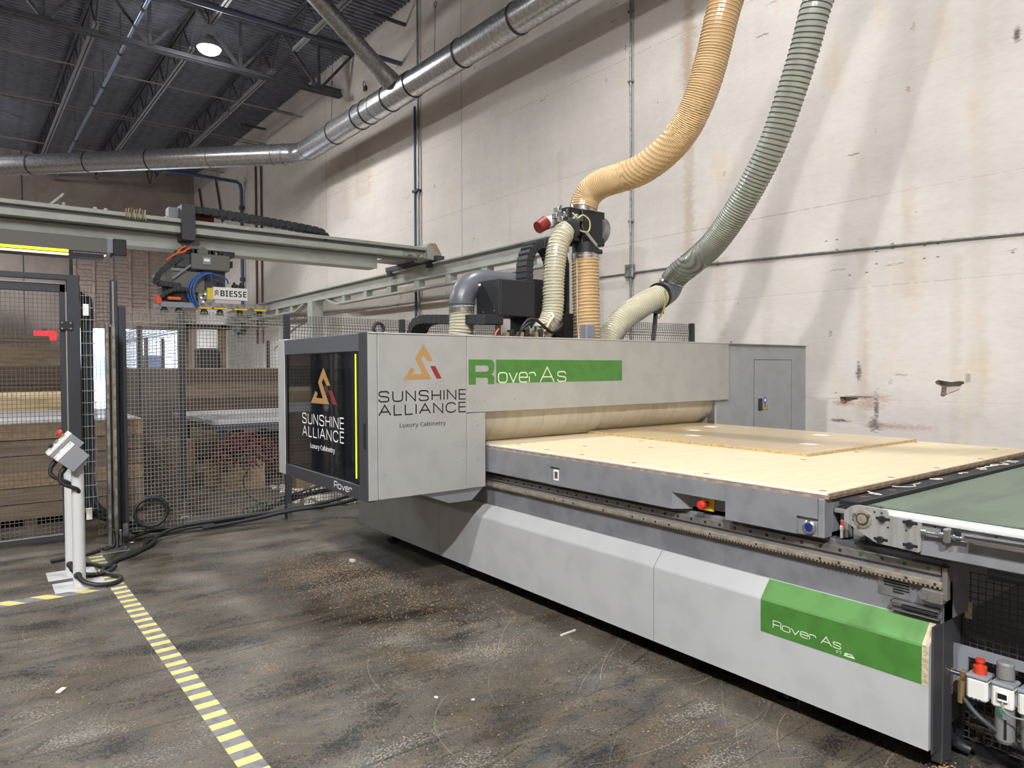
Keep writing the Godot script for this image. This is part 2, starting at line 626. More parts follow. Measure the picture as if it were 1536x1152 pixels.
func wall_map() -> ImageTexture:
	var w := 2048
	var h := 960
	var blot := bytes(noise(21, 0.008, 4), w, h)
	var drip := bytes(noise(22, 0.05, 4), w, h, 1, 12)
	var form := bytes(noise(23, 0.05, 3), w, h, 12, 1)
	var fine := bytes(noise(24, 0.12, 3), w, h)
	var base := PackedByteArray()
	base.resize(w * h * 3)
	for y in h:
		var up := WALL_H * (1.0 - (y + 0.5) / h)
		for x in w:
			var i := y * w + x
			var s := WALL_S0 + WALL_LEN * (x + 0.5) / w
			var b := blot[i] / 255.0 - 0.5
			var d := drip[i] / 255.0 - 0.5
			var f := form[i] / 255.0 - 0.5
			var g := fine[i] / 255.0 - 0.5
			var k := 1.0 + b * 0.09 + d * 0.035 + f * 0.018 + g * 0.02
			var ochre := maxf(0.0, d - 0.16) * 0.55 + maxf(0.0, b * 0.8 + d * 0.5 - 0.24) * 0.45
			base[i * 3] = int(clampf(222.0 * k - ochre * 26.0, 0, 255))
			base[i * 3 + 1] = int(clampf(214.0 * k - ochre * 50.0, 0, 255))
			base[i * 3 + 2] = int(clampf(205.0 * k - ochre * 96.0, 0, 255))
	var im := Image.create_from_data(w, h, false, Image.FORMAT_RGB8, base)
	var r := RandomNumberGenerator.new()
	r.seed = 9
	# rust runs: s, top, bottom, half width, strength
	for q in [[-3.06, 6.4, 3.0, 0.09, 0.34], [-3.08, 6.2, 5.2, 0.13, 0.30], [-2.55, 2.9, 1.9, 0.10, 0.22], [-4.9, 4.4, 2.6, 0.05, 0.12], [-5.6, 5.0, 2.4, 0.06, 0.12], [-0.3, 5.2, 2.2, 0.07, 0.12], [0.35, 5.6, 1.0, 0.08, 0.10], [-1.9, 3.2, 1.3, 0.07, 0.14],
			[-12.6, 7.0, 5.6, 0.5, 0.22], [-13.6, 6.7, 5.2, 0.4, 0.2], [-14.9, 6.2, 4.4, 0.35, 0.2], [-12.0, 8.2, 6.8, 0.3, 0.12], [-0.75, 2.9, 0.9, 0.06, 0.16], [0.15, 2.6, 0.6, 0.05, 0.13], [-6.9, 4.4, 2.8, 0.05, 0.10]]:
		var x0 := int((q[0] - q[3] * 1.6 - WALL_S0) / WALL_LEN * w)
		var x1 := int((q[0] + q[3] * 1.6 - WALL_S0) / WALL_LEN * w)
		for x in range(x0, x1 + 1):
			for y in range(int((1.0 - q[1] / WALL_H) * h), int((1.0 - q[2] / WALL_H) * h)):
				var e: float = absf((WALL_S0 + WALL_LEN * (x + 0.5) / w - q[0]) / q[3] + (fine[(y % h) * w + x] / 255.0 - 0.5) * 1.3)
				var ends: float = 1.0 if q[3] > 0.2 else 1.0
				var a: float = q[4] * smoothstep(1.4, 0.3, e) * (0.35 + 1.1 * drip[y * w + x] / 255.0) * ends
				im.set_pixel(x, y, im.get_pixel(x, y).lerp(Color(0.64, 0.53, 0.40), clampf(a * 0.8, 0, 1)))
	# form joints along the wall and cold joints across it
	for q in [[5.98, 0.5], [4.55, 0.35], [3.32, 0.4], [2.35, 0.25], [1.15, 0.2], [7.4, 0.3]]:
		for x in w:
			var y := int((1.0 - q[0] / WALL_H) * h)
			var a: float = q[1] * (0.25 + 1.3 * maxf(0.0, form[((y * 7) % h) * w + x] / 255.0 - 0.25))
			if r.randf() < 0.85:
				im.set_pixel(x, y, im.get_pixel(x, y).lerp(Color(0.50, 0.43, 0.36), clampf(a, 0, 0.6)))
			im.set_pixel(x, y + 1, im.get_pixel(x, y + 1).lerp(Color(0.93, 0.90, 0.86), 0.25))
	for s in [-21.0, -14.7, -8.4, -4.03, 4.2]:
		for y in h:
			var x := int((s - WALL_S0) / WALL_LEN * w)
			im.set_pixel(x, y, im.get_pixel(x, y).darkened(0.22))
	# scrapes, chips and drilled holes
	for k in 420:
		var x := r.randi_range(0, w - 40)
		var y := r.randi_range(60, h - 2)
		var c: Color = [Color(0.45, 0.38, 0.32), Color(0.58, 0.46, 0.36), Color(0.90, 0.88, 0.85), Color(0.35, 0.32, 0.30)][r.randi() % 4]
		var along := r.randf() < 0.6
		for q in r.randi_range(1, 9):
			im.set_pixel(clampi(x + (q if along else r.randi_range(0, 1)), 0, w - 1), clampi(y + (r.randi_range(0, 1) if along else q), 0, h - 1), im.get_pixel(x, y).lerp(c, r.randf_range(0.2, 0.7)))
	for q in [[-1.05, 2.92], [-1.16, 2.91], [-1.05, 2.80], [-0.13, 2.73], [-0.02, 2.73], [-0.13, 2.60], [-0.02, 2.60], [-0.9, 2.5], [-0.72, 2.52], [-0.62, 2.72], [-0.62, 2.60], [0.62, 2.56]]:
		var x := int((q[0] - WALL_S0) / WALL_LEN * w)
		im.set_pixel(x, int((1.0 - q[1] / WALL_H) * h), Color(0.28, 0.22, 0.19))
	# brick-red paint rubbed off, patches of bare render
	for q in [[-0.62, 1.16, 0.20, 0.05], [-0.66, 1.08, 0.14, 0.05], [-0.33, 0.87, 0.30, 0.035], [-0.55, 0.87, 0.18, 0.03], [-0.95, 1.10, 0.12, 0.03]]:
		for k in 500:
			var p := Vector2(r.randfn(0, 0.5) * q[2], r.randfn(0, 0.5) * q[3])
			var x := int((q[0] + p.x - WALL_S0) / WALL_LEN * w)
			var y := int((1.0 - (q[1] + p.y) / WALL_H) * h)
			im.set_pixel(x, y, im.get_pixel(x, y).lerp([Color(0.76, 0.54, 0.48), Color(0.74, 0.62, 0.56), Color(0.80, 0.76, 0.72)][r.randi() % 3], 0.17))
	# bare cement where render has come away: s, height, half width, half height
	for q in [[-0.79, 1.44, 0.02, 0.09], [-0.62, 0.87, 0.06, 0.07], [-0.60, 1.05, 0.008, 0.14], [-1.0, 0.90, 0.09, 0.012], [-0.76, 1.17, 0.14, 0.006], [0.63, 4.55, 0.02, 0.06]]:
		for k in 160:
			var x := int((q[0] + r.randfn(0, 0.5) * q[2] - WALL_S0) / WALL_LEN * w)
			var y := int((1.0 - (q[1] + r.randfn(0, 0.5) * q[3]) / WALL_H) * h)
			im.set_pixel(x, y, im.get_pixel(x, y).lerp([Color(0.46, 0.44, 0.42), Color(0.60, 0.58, 0.55), Color(0.36, 0.33, 0.31)][r.randi() % 3], 0.4))
	return ImageTexture.create_from_image(im)


func make_materials() -> void:
	var fm := floor_maps()
	M.floor = mat(Color.WHITE, 1.0)
	M.floor.albedo_texture = fm[0]
	M.floor.roughness_texture = fm[1]
	M.floor.roughness_texture_channel = BaseMaterial3D.TEXTURE_CHANNEL_RED
	M.floor.detail_enabled = true
	M.floor.detail_blend_mode = BaseMaterial3D.BLEND_MODE_MUL
	M.floor.detail_albedo = grain_tex(31, 512, 0.2, 0.85, 1.12)
	M.floor.detail_uv_layer = BaseMaterial3D.DETAIL_UV_2
	M.floor.uv1_scale = Vector3.ONE / 6.0
	M.floor.uv1_triplanar = true
	M.floor.uv1_world_triplanar = true
	M.floor.uv2_triplanar = true
	M.floor.uv2_world_triplanar = true
	M.floor.uv2_scale = Vector3.ONE / 0.9
	M.wall = mat(Color.WHITE, 0.85)
	M.wall.albedo_texture = wall_map()
	M.wall.detail_enabled = true
	M.wall.detail_blend_mode = BaseMaterial3D.BLEND_MODE_MUL
	M.wall.detail_albedo = grain_tex(32, 512, 0.08, 0.985, 1.012, Vector2(4, 1))
	M.wall.detail_uv_layer = BaseMaterial3D.DETAIL_UV_2
	M.wall.uv2_triplanar = true
	M.wall.uv2_scale = Vector3.ONE / 1.7
	M.wall.texture_repeat = true
	M.wall_far = triplanar(mat(g8(168, 154, 147), 0.9), grain_tex(33, 256, 0.012, 0.93, 1.04), 0.35)
	M.hole = triplanar(mat(g8(150, 130, 105), 0.95), grain_tex(34, 128, 0.09, 0.5, 1.15), 6.0)
	M.deck = triplanar(mat(g8(128, 131, 142), 0.5, 0.2), grain_tex(35, 256, 0.02, 0.75, 1.1), 0.5)
	M.steel = triplanar(mat(g8(82, 82, 87), 0.6, 0.2), grain_tex(36, 128, 0.03, 0.8, 1.1), 1.2)
	M.steel_light = mat(g8(150, 150, 152), 0.5, 0.3)
	M.rust = mat(g8(96, 78, 70), 0.8)
	M.galv = triplanar(mat(g8(222, 223, 224), 0.28, 0.85), grain_tex(37, 256, 0.03, 0.84, 1.05), 1.6)
	M.galv_dull = triplanar(mat(g8(168, 168, 166), 0.45, 0.8), grain_tex(38, 128, 0.05, 0.8, 1.1), 2.0)
	M.band = mat(g8(70, 70, 70), 0.5, 0.6)
	M.pipe_blue = mat(g8(78, 96, 124), 0.4, 0.3)
	M.pipe_bright = mat(g8(160, 175, 200), 0.3, 0.7)
	M.shell = triplanar(mat(g8(182, 183, 181), 0.42), grain_tex(39, 256, 0.02, 0.965, 1.015), 0.8)
	M.shell_grey = triplanar(mat(g8(168, 167, 162), 0.42), grain_tex(40, 256, 0.02, 0.965, 1.015), 0.8)
	M.leg_grey = triplanar(mat(g8(160, 162, 163), 0.42), grain_tex(41, 256, 0.02, 0.965, 1.015), 0.8)
	M.bed_grey = triplanar(mat(g8(133, 134, 136), 0.45), grain_tex(42, 256, 0.02, 0.93, 1.03), 1.1)
	M.body_grey = triplanar(mat(g8(122, 122, 125), 0.5), grain_tex(43, 256, 0.02, 0.9, 1.04), 0.9)
	M.frame_dark = triplanar(mat(g8(78, 80, 86), 0.38, 0.3), grain_tex(44, 256, 0.15, 0.92, 1.08), 6.0)
	M.frame_top = triplanar(mat(g8(118, 122, 130), 0.4, 0.5), grain_tex(45, 256, 0.15, 0.9, 1.1), 6.0)
	M.black = mat(g8(36, 37, 40), 0.5)
	M.black_matt = mat(g8(30, 30, 32), 0.75)
	M.black_gloss = mat(g8(24, 24, 27), 0.25)
	M.chain = mat(g8(46, 47, 50), 0.55)
	M.dark_grey = mat(g8(62, 63, 66), 0.5)
	M.mid_grey = mat(g8(128, 128, 126), 0.5)
	M.glass = mat(Color(0.10, 0.11, 0.13, 0.42), 0.04)
	M.glass.transparency = BaseMaterial3D.TRANSPARENCY_ALPHA
	M.gold = mat(g8(176, 137, 84), 0.5)
	M.crimson = mat(g8(140, 44, 46), 0.5)
	M.ink = mat(g8(30, 30, 30), 0.5)
	M.white_ink = mat(g8(238, 238, 238), 0.5)
	M.cream_ink = mat(g8(214, 226, 196), 0.5)
	M.green = triplanar(mat(g8(74, 128, 54), 0.38), grain_tex(46, 256, 0.02, 0.93, 1.03), 1.4)
	M.green_dusty = triplanar(mat(g8(94, 142, 76), 0.5), grain_tex(47, 256, 0.012, 0.86, 1.12), 1.6)
	M.masking = triplanar(mat(g8(206, 192, 160), 0.8), grain_tex(48, 128, 0.06, 0.8, 1.05), 5.0)
	M.led_yellow = mat(g8(226, 236, 60), 0.4)
	M.led_yellow.emission_enabled = true
	M.led_yellow.emission = Color(0.86, 0.92, 0.12)
	M.led_yellow.emission_energy_multiplier = 1.0
	M.led_white = mat(g8(250, 246, 215), 0.4)
	M.led_white.emission_enabled = true
	M.led_white.emission = Color(1.0, 0.96, 0.72)
	M.led_white.emission_energy_multiplier = 1.3
	M.lamp_lens = mat(Color.WHITE, 0.4)
	M.lamp_lens.emission_enabled = true
	M.lamp_lens.emission = Color(1.0, 0.97, 0.92)
	M.lamp_lens.emission_energy_multiplier = 6.0
	M.spoil = triplanar(mat(g8(220, 203, 168), 0.7), grain_tex(49, 512, 0.03, 0.975, 1.015, Vector2(1, 8)), 0.9)
	M.spoil_edge = triplanar(mat(g8(168, 146, 122), 0.8), grain_tex(50, 128, 0.05, 0.85, 1.05), 3.0)
	M.edge_white = mat(g8(226, 222, 218), 0.5)
	M.laminate = triplanar(mat(g8(214, 190, 150), 0.3), grain_tex(51, 512, 0.03, 0.97, 1.02, Vector2(1, 10)), 0.7)
	M.laminate.clearcoat_enabled = true
	M.laminate.clearcoat = 0.35
	M.laminate.clearcoat_roughness = 0.06
	M.ply_edge = triplanar(mat(g8(200, 174, 124), 0.6), grain_tex(52, 128, 0.05, 0.85, 1.05), 3.0)
	M.paper = mat(g8(246, 246, 242), 0.5)
	M.curtain = triplanar(mat(g8(190, 183, 166), 0.8), grain_tex(53, 256, 0.03, 0.93, 1.03, Vector2(1, 8)), 1.2)
	M.belt = triplanar(mat(g8(104, 117, 100), 0.55), grain_tex(54, 256, 0.02, 0.9, 1.08, Vector2(1, 6)), 0.8)
	M.aluminium = triplanar(mat(g8(205, 204, 200), 0.34, 0.6), grain_tex(55, 256, 0.05, 0.92, 1.04, Vector2(1, 12)), 2.5)
	M.edge_alu = mat(g8(222, 222, 218), 0.38, 0.2)
	M.rod_grey = mat(g8(140, 136, 130), 0.6)
	M.roof_pipe = mat(g8(84, 92, 110), 0.5, 0.2)
	M.hose_green_dark = mat(g8(104, 116, 110), 0.25)
	M.chrome = mat(g8(225, 225, 225), 0.12, 1.0)
	M.rail = triplanar(mat(g8(142, 137, 132), 0.36, 0.5), grain_tex(56, 128, 0.04, 0.92, 1.04), 3.0)
	M.rack = triplanar(mat(g8(152, 140, 122), 0.55, 0.1), grain_tex(57, 128, 0.04, 0.9, 1.05), 3.0)
	M.plug_green = mat(g8(34, 92, 66), 0.5)
	M.plug_dark = mat(g8(46, 42, 38), 0.6)
	M.red = mat(g8(206, 52, 40), 0.4)
	M.yellow = mat(g8(232, 190, 40), 0.5)
	M.blue_button = mat(g8(24, 46, 120), 0.3)
	M.orange = mat(g8(220, 108, 62), 0.6)
	M.hose_tan = mat(g8(200, 164, 116), 0.22)
	M.hose_tan_coil = mat(g8(220, 192, 146), 0.25)
	M.hose_pale = mat(g8(186, 179, 154), 0.22)
	M.hose_pale_coil = mat(g8(216, 210, 186), 0.25)
	M.hose_green = mat(g8(176, 179, 166), 0.25)
	M.hose_green_coil = mat(g8(104, 106, 96), 0.3)
	for k in ["hose_tan", "hose_pale", "hose_green"]:
		M[k].metallic_specular = 0.6
	M.pvc = mat(g8(98, 100, 105), 0.35)
	M.clamp = mat(g8(190, 190, 188), 0.25, 0.9)
	M.crane = triplanar(mat(g8(176, 178, 168), 0.5), grain_tex(58, 256, 0.02, 0.96, 1.02), 0.6)
	M.crane_dark = mat(g8(104, 102, 96), 0.55)
	M.kraft = triplanar(mat(g8(150, 124, 94), 0.8), grain_tex(59, 256, 0.04, 0.85, 1.08), 1.5)
	M.mdf = triplanar(mat(g8(126, 107, 86), 0.75), grain_tex(60, 256, 0.06, 0.85, 1.1, Vector2(8, 1)), 0.8)
	M.mdf_dark = triplanar(mat(g8(86, 68, 56), 0.75), grain_tex(61, 256, 0.06, 0.85, 1.1, Vector2(8, 1)), 0.8)
	M.mdf_pale = triplanar(mat(g8(188, 164, 122), 0.75), grain_tex(62, 256, 0.06, 0.85, 1.1, Vector2(8, 1)), 0.8)
	M.sheet_white = mat(g8(196, 195, 196), 0.35)
	M.fence = mat(g8(58, 60, 64), 0.5, 0.2)
	M.wire = mat(g8(96, 92, 87), 0.5, 0.2)
	M.wire_pale = mat(g8(150, 146, 138), 0.45, 0.3)
	M.tray_wire = mat(g8(190, 190, 190), 0.3, 0.8)
	M.stand = mat(g8(206, 206, 204), 0.4)
	M.box_grey = mat(g8(138, 140, 146), 0.45)
	M.cable = mat(g8(34, 34, 36), 0.5)
	M.cable_green = mat(g8(34, 84, 52), 0.5)
	M.cable_blue = mat(g8(48, 92, 160), 0.4)
	M.tape_grey = triplanar(mat(g8(128, 126, 126), 0.6), grain_tex(63, 128, 0.05, 0.85, 1.08), 2.0)
	M.tape_yellow = triplanar(mat(g8(226, 210, 130), 0.6), grain_tex(64, 128, 0.05, 0.93, 1.04), 2.0)
	M.brass = mat(g8(176, 150, 104), 0.35, 0.7)
	M.frl_white = mat(g8(226, 224, 216), 0.5)
	M.frl_red = mat(g8(208, 66, 36), 0.5)
	M.net_red = mat(g8(92, 30, 32), 0.8)
	M.plastic_wrap = mat(g8(176, 172, 162), 0.3)
	M.chip = mat(g8(188, 158, 116), 0.8)
	M.chip_pale = mat(g8(220, 212, 196), 0.8)
	M.pavement = mat(g8(190, 188, 184), 0.9)
	M.red_box_far = mat(g8(214, 120, 124), 0.7)
	M.teal_far = mat(g8(170, 205, 208), 0.7)
	M.white_far = mat(g8(244, 244, 246), 0.7)


func _ready() -> void:
	rng.seed = 77
	# camera
	var cam := Camera3D.new()
	cam.name = "camera"
	cam.fov = 57.457
	cam.position = V(0, 1.5, 0)
	cam.rotation_degrees = V(-1.316, 52.742, -0.211)
	cam.near = 0.05
	cam.far = 200.0
	add_child(cam)
	cam.current = true
	# sky: bright overcast, seen through the raised door at the far end
	var sky := ProceduralSkyMaterial.new()
	sky.sky_top_color = Color(0.80, 0.86, 0.95)
	sky.sky_horizon_color = Color(0.93, 0.95, 0.98)
	sky.ground_bottom_color = Color(0.55, 0.55, 0.55)
	sky.ground_horizon_color = Color(0.80, 0.80, 0.80)
	var env := Environment.new()
	env.background_mode = Environment.BG_SKY
	env.sky = Sky.new()
	env.sky.sky_material = sky
	env.background_energy_multiplier = 9.0
	env.tonemap_mode = Environment.TONE_MAPPER_LINEAR
	env.tonemap_exposure = 1.0
	env.sdfgi_enabled = true
	env.ssao_enabled = true
	env.ssil_enabled = true
	var we := WorldEnvironment.new()
	we.name = "environment"
	we.environment = env
	add_child(we)
	make_materials()
	# high-bay lamps, some added as unseen fill, hang in rows from the roof: s along the wall, height, distance from the wall, strength
	for q in LAMPS:
		high_bay(q[0], q[1], q[2], q[3], q[4])
	build_shell()
	build_roof()
	build_ducts()
	build_wall_fittings()
	build_far_end()
	build_router()
	build_gantry_top()
	build_outfeed()
	build_air_unit()
	build_loading_bridge()
	build_fences()
	build_stacks()
	build_stands()
	build_floor_things()


const LAMPS := [
	[-12.1, 7.95, 3.6, 23.0, "white high-bay lamp glowing under the dark roof beside the truss"],
	[-1.6, 8.5, 4.0, 27.0, "high-bay lamp above the router, out of the frame"],
	[-12.1, 8.5, 11.0, 58.0, "added high-bay lamp brightening the left aisle, unseen out of the frame"],  # unseen fill lamp, added where the left aisle needed light
	[2.3, 8.5, 12.0, 78.0, "high-bay lamp over the aisle behind the viewer"],
	[6.8, 8.5, 11.5, 165.0, "high-bay lamp at the rear of the hall"],
	[-21.5, 8.2, 10.0, 85.0, "added high-bay lamp brightening the dim far left, unseen out of the frame"],  # added lamp out of view, lifts the dark far end, door and stacks
]


func high_bay(s: float, y: float, n: float, energy: float, label: String) -> void:
	var at := V(s, y, n)
	var t := thing("high_bay_lamp", label, "lamp", at, WALL, "high-bay lamps")
	var xf := Transform3D(Basis(), at)
	put(MB.new().box(at + V(-0.15, 0.22, -0.09), at + V(0.15, 0.42, 0.09), 0.01), "ballast_box", M.steel_light, t)
	put(MB.new().cyl(at + V(0, 0.42, 0), at + V(0, 1.28 + 8.0 - y, 0), 0.012, -1, 8), "hanger", M.steel, t)
	put(MB.new().lathe([Vector2(0.08, 0.24), Vector2(0.12, 0.2), Vector2(0.2, 0.1), Vector2(0.235, 0.0), Vector2(0.225, 0.0), Vector2(0.19, 0.095), Vector2(0.0, 0.2)], xf, 28), "reflector", M.steel_light, t)
	var lens := put(MB.new().lathe([Vector2(0.222, 0.0), Vector2(0.2, -0.05), Vector2(0.14, -0.09), Vector2(0.07, -0.108), Vector2(0.0, -0.112)], xf, 28), "lamp_lens", M.lamp_lens, t)
	# the reflector throws most of the light down; some spills sideways and up past its rim
	var l := SpotLight3D.new()
	l.name = "lamp_light"
	l.light_color = Color(0.985, 0.99, 1.0)
	l.light_energy = energy
	l.light_size = 0.2
	l.spot_angle = 86.0
	l.spot_angle_attenuation = 0.55
	l.spot_range = 60.0
	l.spot_attenuation = 2.0
	l.shadow_enabled = true
	t.add_child(l)
	l.position = V(0, -0.135, 0)
	l.rotation_degrees = V(-90, 0, 0)
	var u := OmniLight3D.new()
	u.name = "lamp_spill_light"
	u.light_color = l.light_color
	u.light_energy = energy * 0.11
	u.light_size = 0.2
	u.omni_range = 60.0
	u.omni_attenuation = 2.0
	u.shadow_enabled = true
	t.add_child(u)
	u.position = V(0, -0.34, 0)
	lens.set_meta("label", "glowing lens")


# ---- floor, walls and roof deck
const LEN0 := -27.7
const LEN1 := 13.0
const DEPTH := 24.0

func build_shell() -> void:
	struct(MB.new().box(V(LEN0 - 0.3, -0.25, -0.3), V(LEN1 + 0.3, 0, DEPTH + 0.3)), "floor", M.floor, WALL)
	# long wall: front face in panels round two broken-out holes
	var mb := MB.new()
	var holes := [Rect2(-0.08, 1.14, 0.34, 0.26), Rect2(-1.02, 1.06, 0.26, 0.14)]
	var xs := [LEN0, -1.02, -0.76, -0.08, 0.26, LEN1]
	var ys := [0.0, 1.06, 1.14, 1.20, 1.40, WALL_H]
	for i in xs.size() - 1:
		for j in ys.size() - 1:
			var c := Vector2((xs[i] + xs[i + 1]) / 2, (ys[j] + ys[j + 1]) / 2)
			if holes[0].has_point(c) or holes[1].has_point(c):
				continue
			wall_quad(mb, [Vector2(xs[i], ys[j]), Vector2(xs[i + 1], ys[j]), Vector2(xs[i + 1], ys[j + 1]), Vector2(xs[i], ys[j + 1])])
	mb.box(V(LEN0, 0, -0.3), V(LEN1, WALL_H, -0.09))
	var w := struct(mb, "wall_right", M.wall, WALL)
	var rag := [
		[Vector2(-0.03, 1.345), Vector2(-0.005, 1.365), Vector2(0.06, 1.352), Vector2(0.12, 1.345), Vector2(0.18, 1.355), Vector2(0.225, 1.352), Vector2(0.232, 1.33), Vector2(0.205, 1.318), Vector2(0.19, 1.27), Vector2(0.14, 1.245), Vector2(0.085, 1.222), Vector2(0.045, 1.195), Vector2(0.02, 1.205), Vector2(0.028, 1.26), Vector2(0.03, 1.30), Vector2(-0.02, 1.322)],
		[Vector2(-1.00, 1.165), Vector2(-0.93, 1.170), Vector2(-0.86, 1.166), Vector2(-0.79, 1.160), Vector2(-0.80, 1.145), Vector2(-0.86, 1.132), Vector2(-0.90, 1.108), Vector2(-0.955, 1.085), Vector2(-0.985, 1.10), Vector2(-0.99, 1.13)]]
	for k in 2:
		hole_in_wall(holes[k], rag[k], w)
	# far wall with the door opening
	var n0 := 0.5
	var n1 := 4.25
	var top := 6.5
	var b := MB.new()
	b.box(V(LEN0 - 0.3, 0, -0.3), V(LEN0, WALL_H, n0))
	b.box(V(LEN0 - 0.3, top, n0), V(LEN0, WALL_H, n1))
	b.box(V(LEN0 - 0.3, 0, n1), V(LEN0, WALL_H, DEPTH))
	var bw := struct(b, "wall_back", M.wall_far, WALL)
	for n in [5.74, 8.9, 12.1, 15.3]:
		put(MB.new().box(V(LEN0, 0, n - 0.02), V(LEN0 + 0.004, 9.3, n + 0.02)), "wall_joint", M.steel, bw)
	put(MB.new().box(V(LEN0, 0, 0.0), V(LEN0 + 0.12, 9.3, 0.16), 0.01), "corner_column", M.wall_far, bw)
	put(MB.new().box(V(LEN0, 7.30, 0.3), V(LEN0 + 0.05, 7.36, DEPTH)), "cable_run", M.steel, bw)
	struct(MB.new().box(V(LEN0 - 0.3, 0, DEPTH), V(LEN1 + 0.3, WALL_H, DEPTH + 0.3)), "wall_left", M.wall_far, WALL)
	struct(MB.new().box(V(LEN1, 0, -0.3), V(LEN1 + 0.3, WALL_H, DEPTH + 0.3)), "wall_front", M.wall_far, WALL)
	# sectional door, half raised
	var d := struct(MB.new().box(V(LEN0 - 0.02, 0, n0 - 0.1), V(LEN0 + 0.1, top + 0.1, n0 - 0.02)).box(V(LEN0 - 0.02, 0, n1 + 0.02), V(LEN0 + 0.1, top + 0.1, n1 + 0.1)).box(V(LEN0 - 0.02, top, n0 - 0.1), V(LEN0 + 0.1, top + 0.12, n1 + 0.1)), "door_1", M.steel, WALL)
	var door_m := triplanar(mat(g8(186, 168, 158), 0.6), grain_tex(70, 128, 0.05, 0.92, 1.04), 0.8)
	for k in 6:
		var y0 := 3.05 + 0.58 * k
		var sec := put(MB.new().box(V(LEN0 + 0.0, y0, n0), V(LEN0 + 0.035, y0 + 0.585, n1)), "door_section", door_m, d)
		for r in 4:
			put(MB.new().box(V(LEN0 + 0.035, y0 + 0.05 + r * 0.135, n0), V(LEN0 + 0.075, y0 + 0.115 + r * 0.135, n1)), "rib", door_m, sec)
		for r in 7:
			var n := lerpf(n0 + 0.05, n1 - 0.05, r / 6.0)
			put(MB.new().box(V(LEN0 + 0.03, y0 + 0.01, n - 0.05), V(LEN0 + 0.11, y0 + 0.57, n + 0.05)), "stile", door_m, sec)


func wall_quad(mb: MB, q: Array) -> void:
	var p := []
	var t := []
	for c in q:
		p.append(V(c.x, c.y, 0))
		t.append(Vector2((c.x - WALL_S0) / WALL_LEN, 1.0 - c.y / WALL_H))
	mb.poly(p, V(0, 0, 1), t)


# the ring of sound wall round a ragged hole, and the broken pocket behind it
func hole_in_wall(r: Rect2, rag: Array, wall: Node3D) -> void:
	var ring := MB.new()
	var pocket := MB.new()
	var c := Vector2.ZERO
	for p in rag:
		c += p / rag.size()
	var outer := []
	for p in rag:
		var d: Vector2 = p - c
		var k := 1e9
		if d.x > 0: k = minf(k, (r.end.x - c.x) / d.x)
		if d.x < 0: k = minf(k, (r.position.x - c.x) / d.x)
		if d.y > 0: k = minf(k, (r.end.y - c.y) / d.y)
		if d.y < 0: k = minf(k, (r.position.y - c.y) / d.y)
		outer.append(c + d * k)
	var m := rag.size()
	for i in m:
		var j := (i + 1) % m
		var q := [rag[i], outer[i], outer[j], rag[j]]
		wall_quad(ring, q)
		# corner of the rectangle between two rays
		var a: Vector2 = outer[i]
		var b: Vector2 = outer[j]
		if absf(a.x - b.x) > 1e-4 and absf(a.y - b.y) > 1e-4:
			var k := Vector2(a.x if (absf(a.x - r.position.x) < 1e-3 or absf(a.x - r.end.x) < 1e-3) else b.x, a.y if (absf(a.y - r.position.y) < 1e-3 or absf(a.y - r.end.y) < 1e-3) else b.y)
			wall_quad(ring, [a, k, b])
		var e: Vector2 = (rag[i] - c) * 0.75 + c
		var f: Vector2 = (rag[j] - c) * 0.75 + c
		var nn := V(c.x - rag[i].x, c.y - rag[i].y, 0.3).normalized()
		pocket.poly([V(rag[i].x, rag[i].y, 0), V(rag[j].x, rag[j].y, 0), V(f.x, f.y, -0.085), V(e.x, e.y, -0.085)], nn)
	put(ring, "wall_patch", M.wall, wall)
	put(pocket, "broken_pocket", M.hole, wall, "broken-out hole")


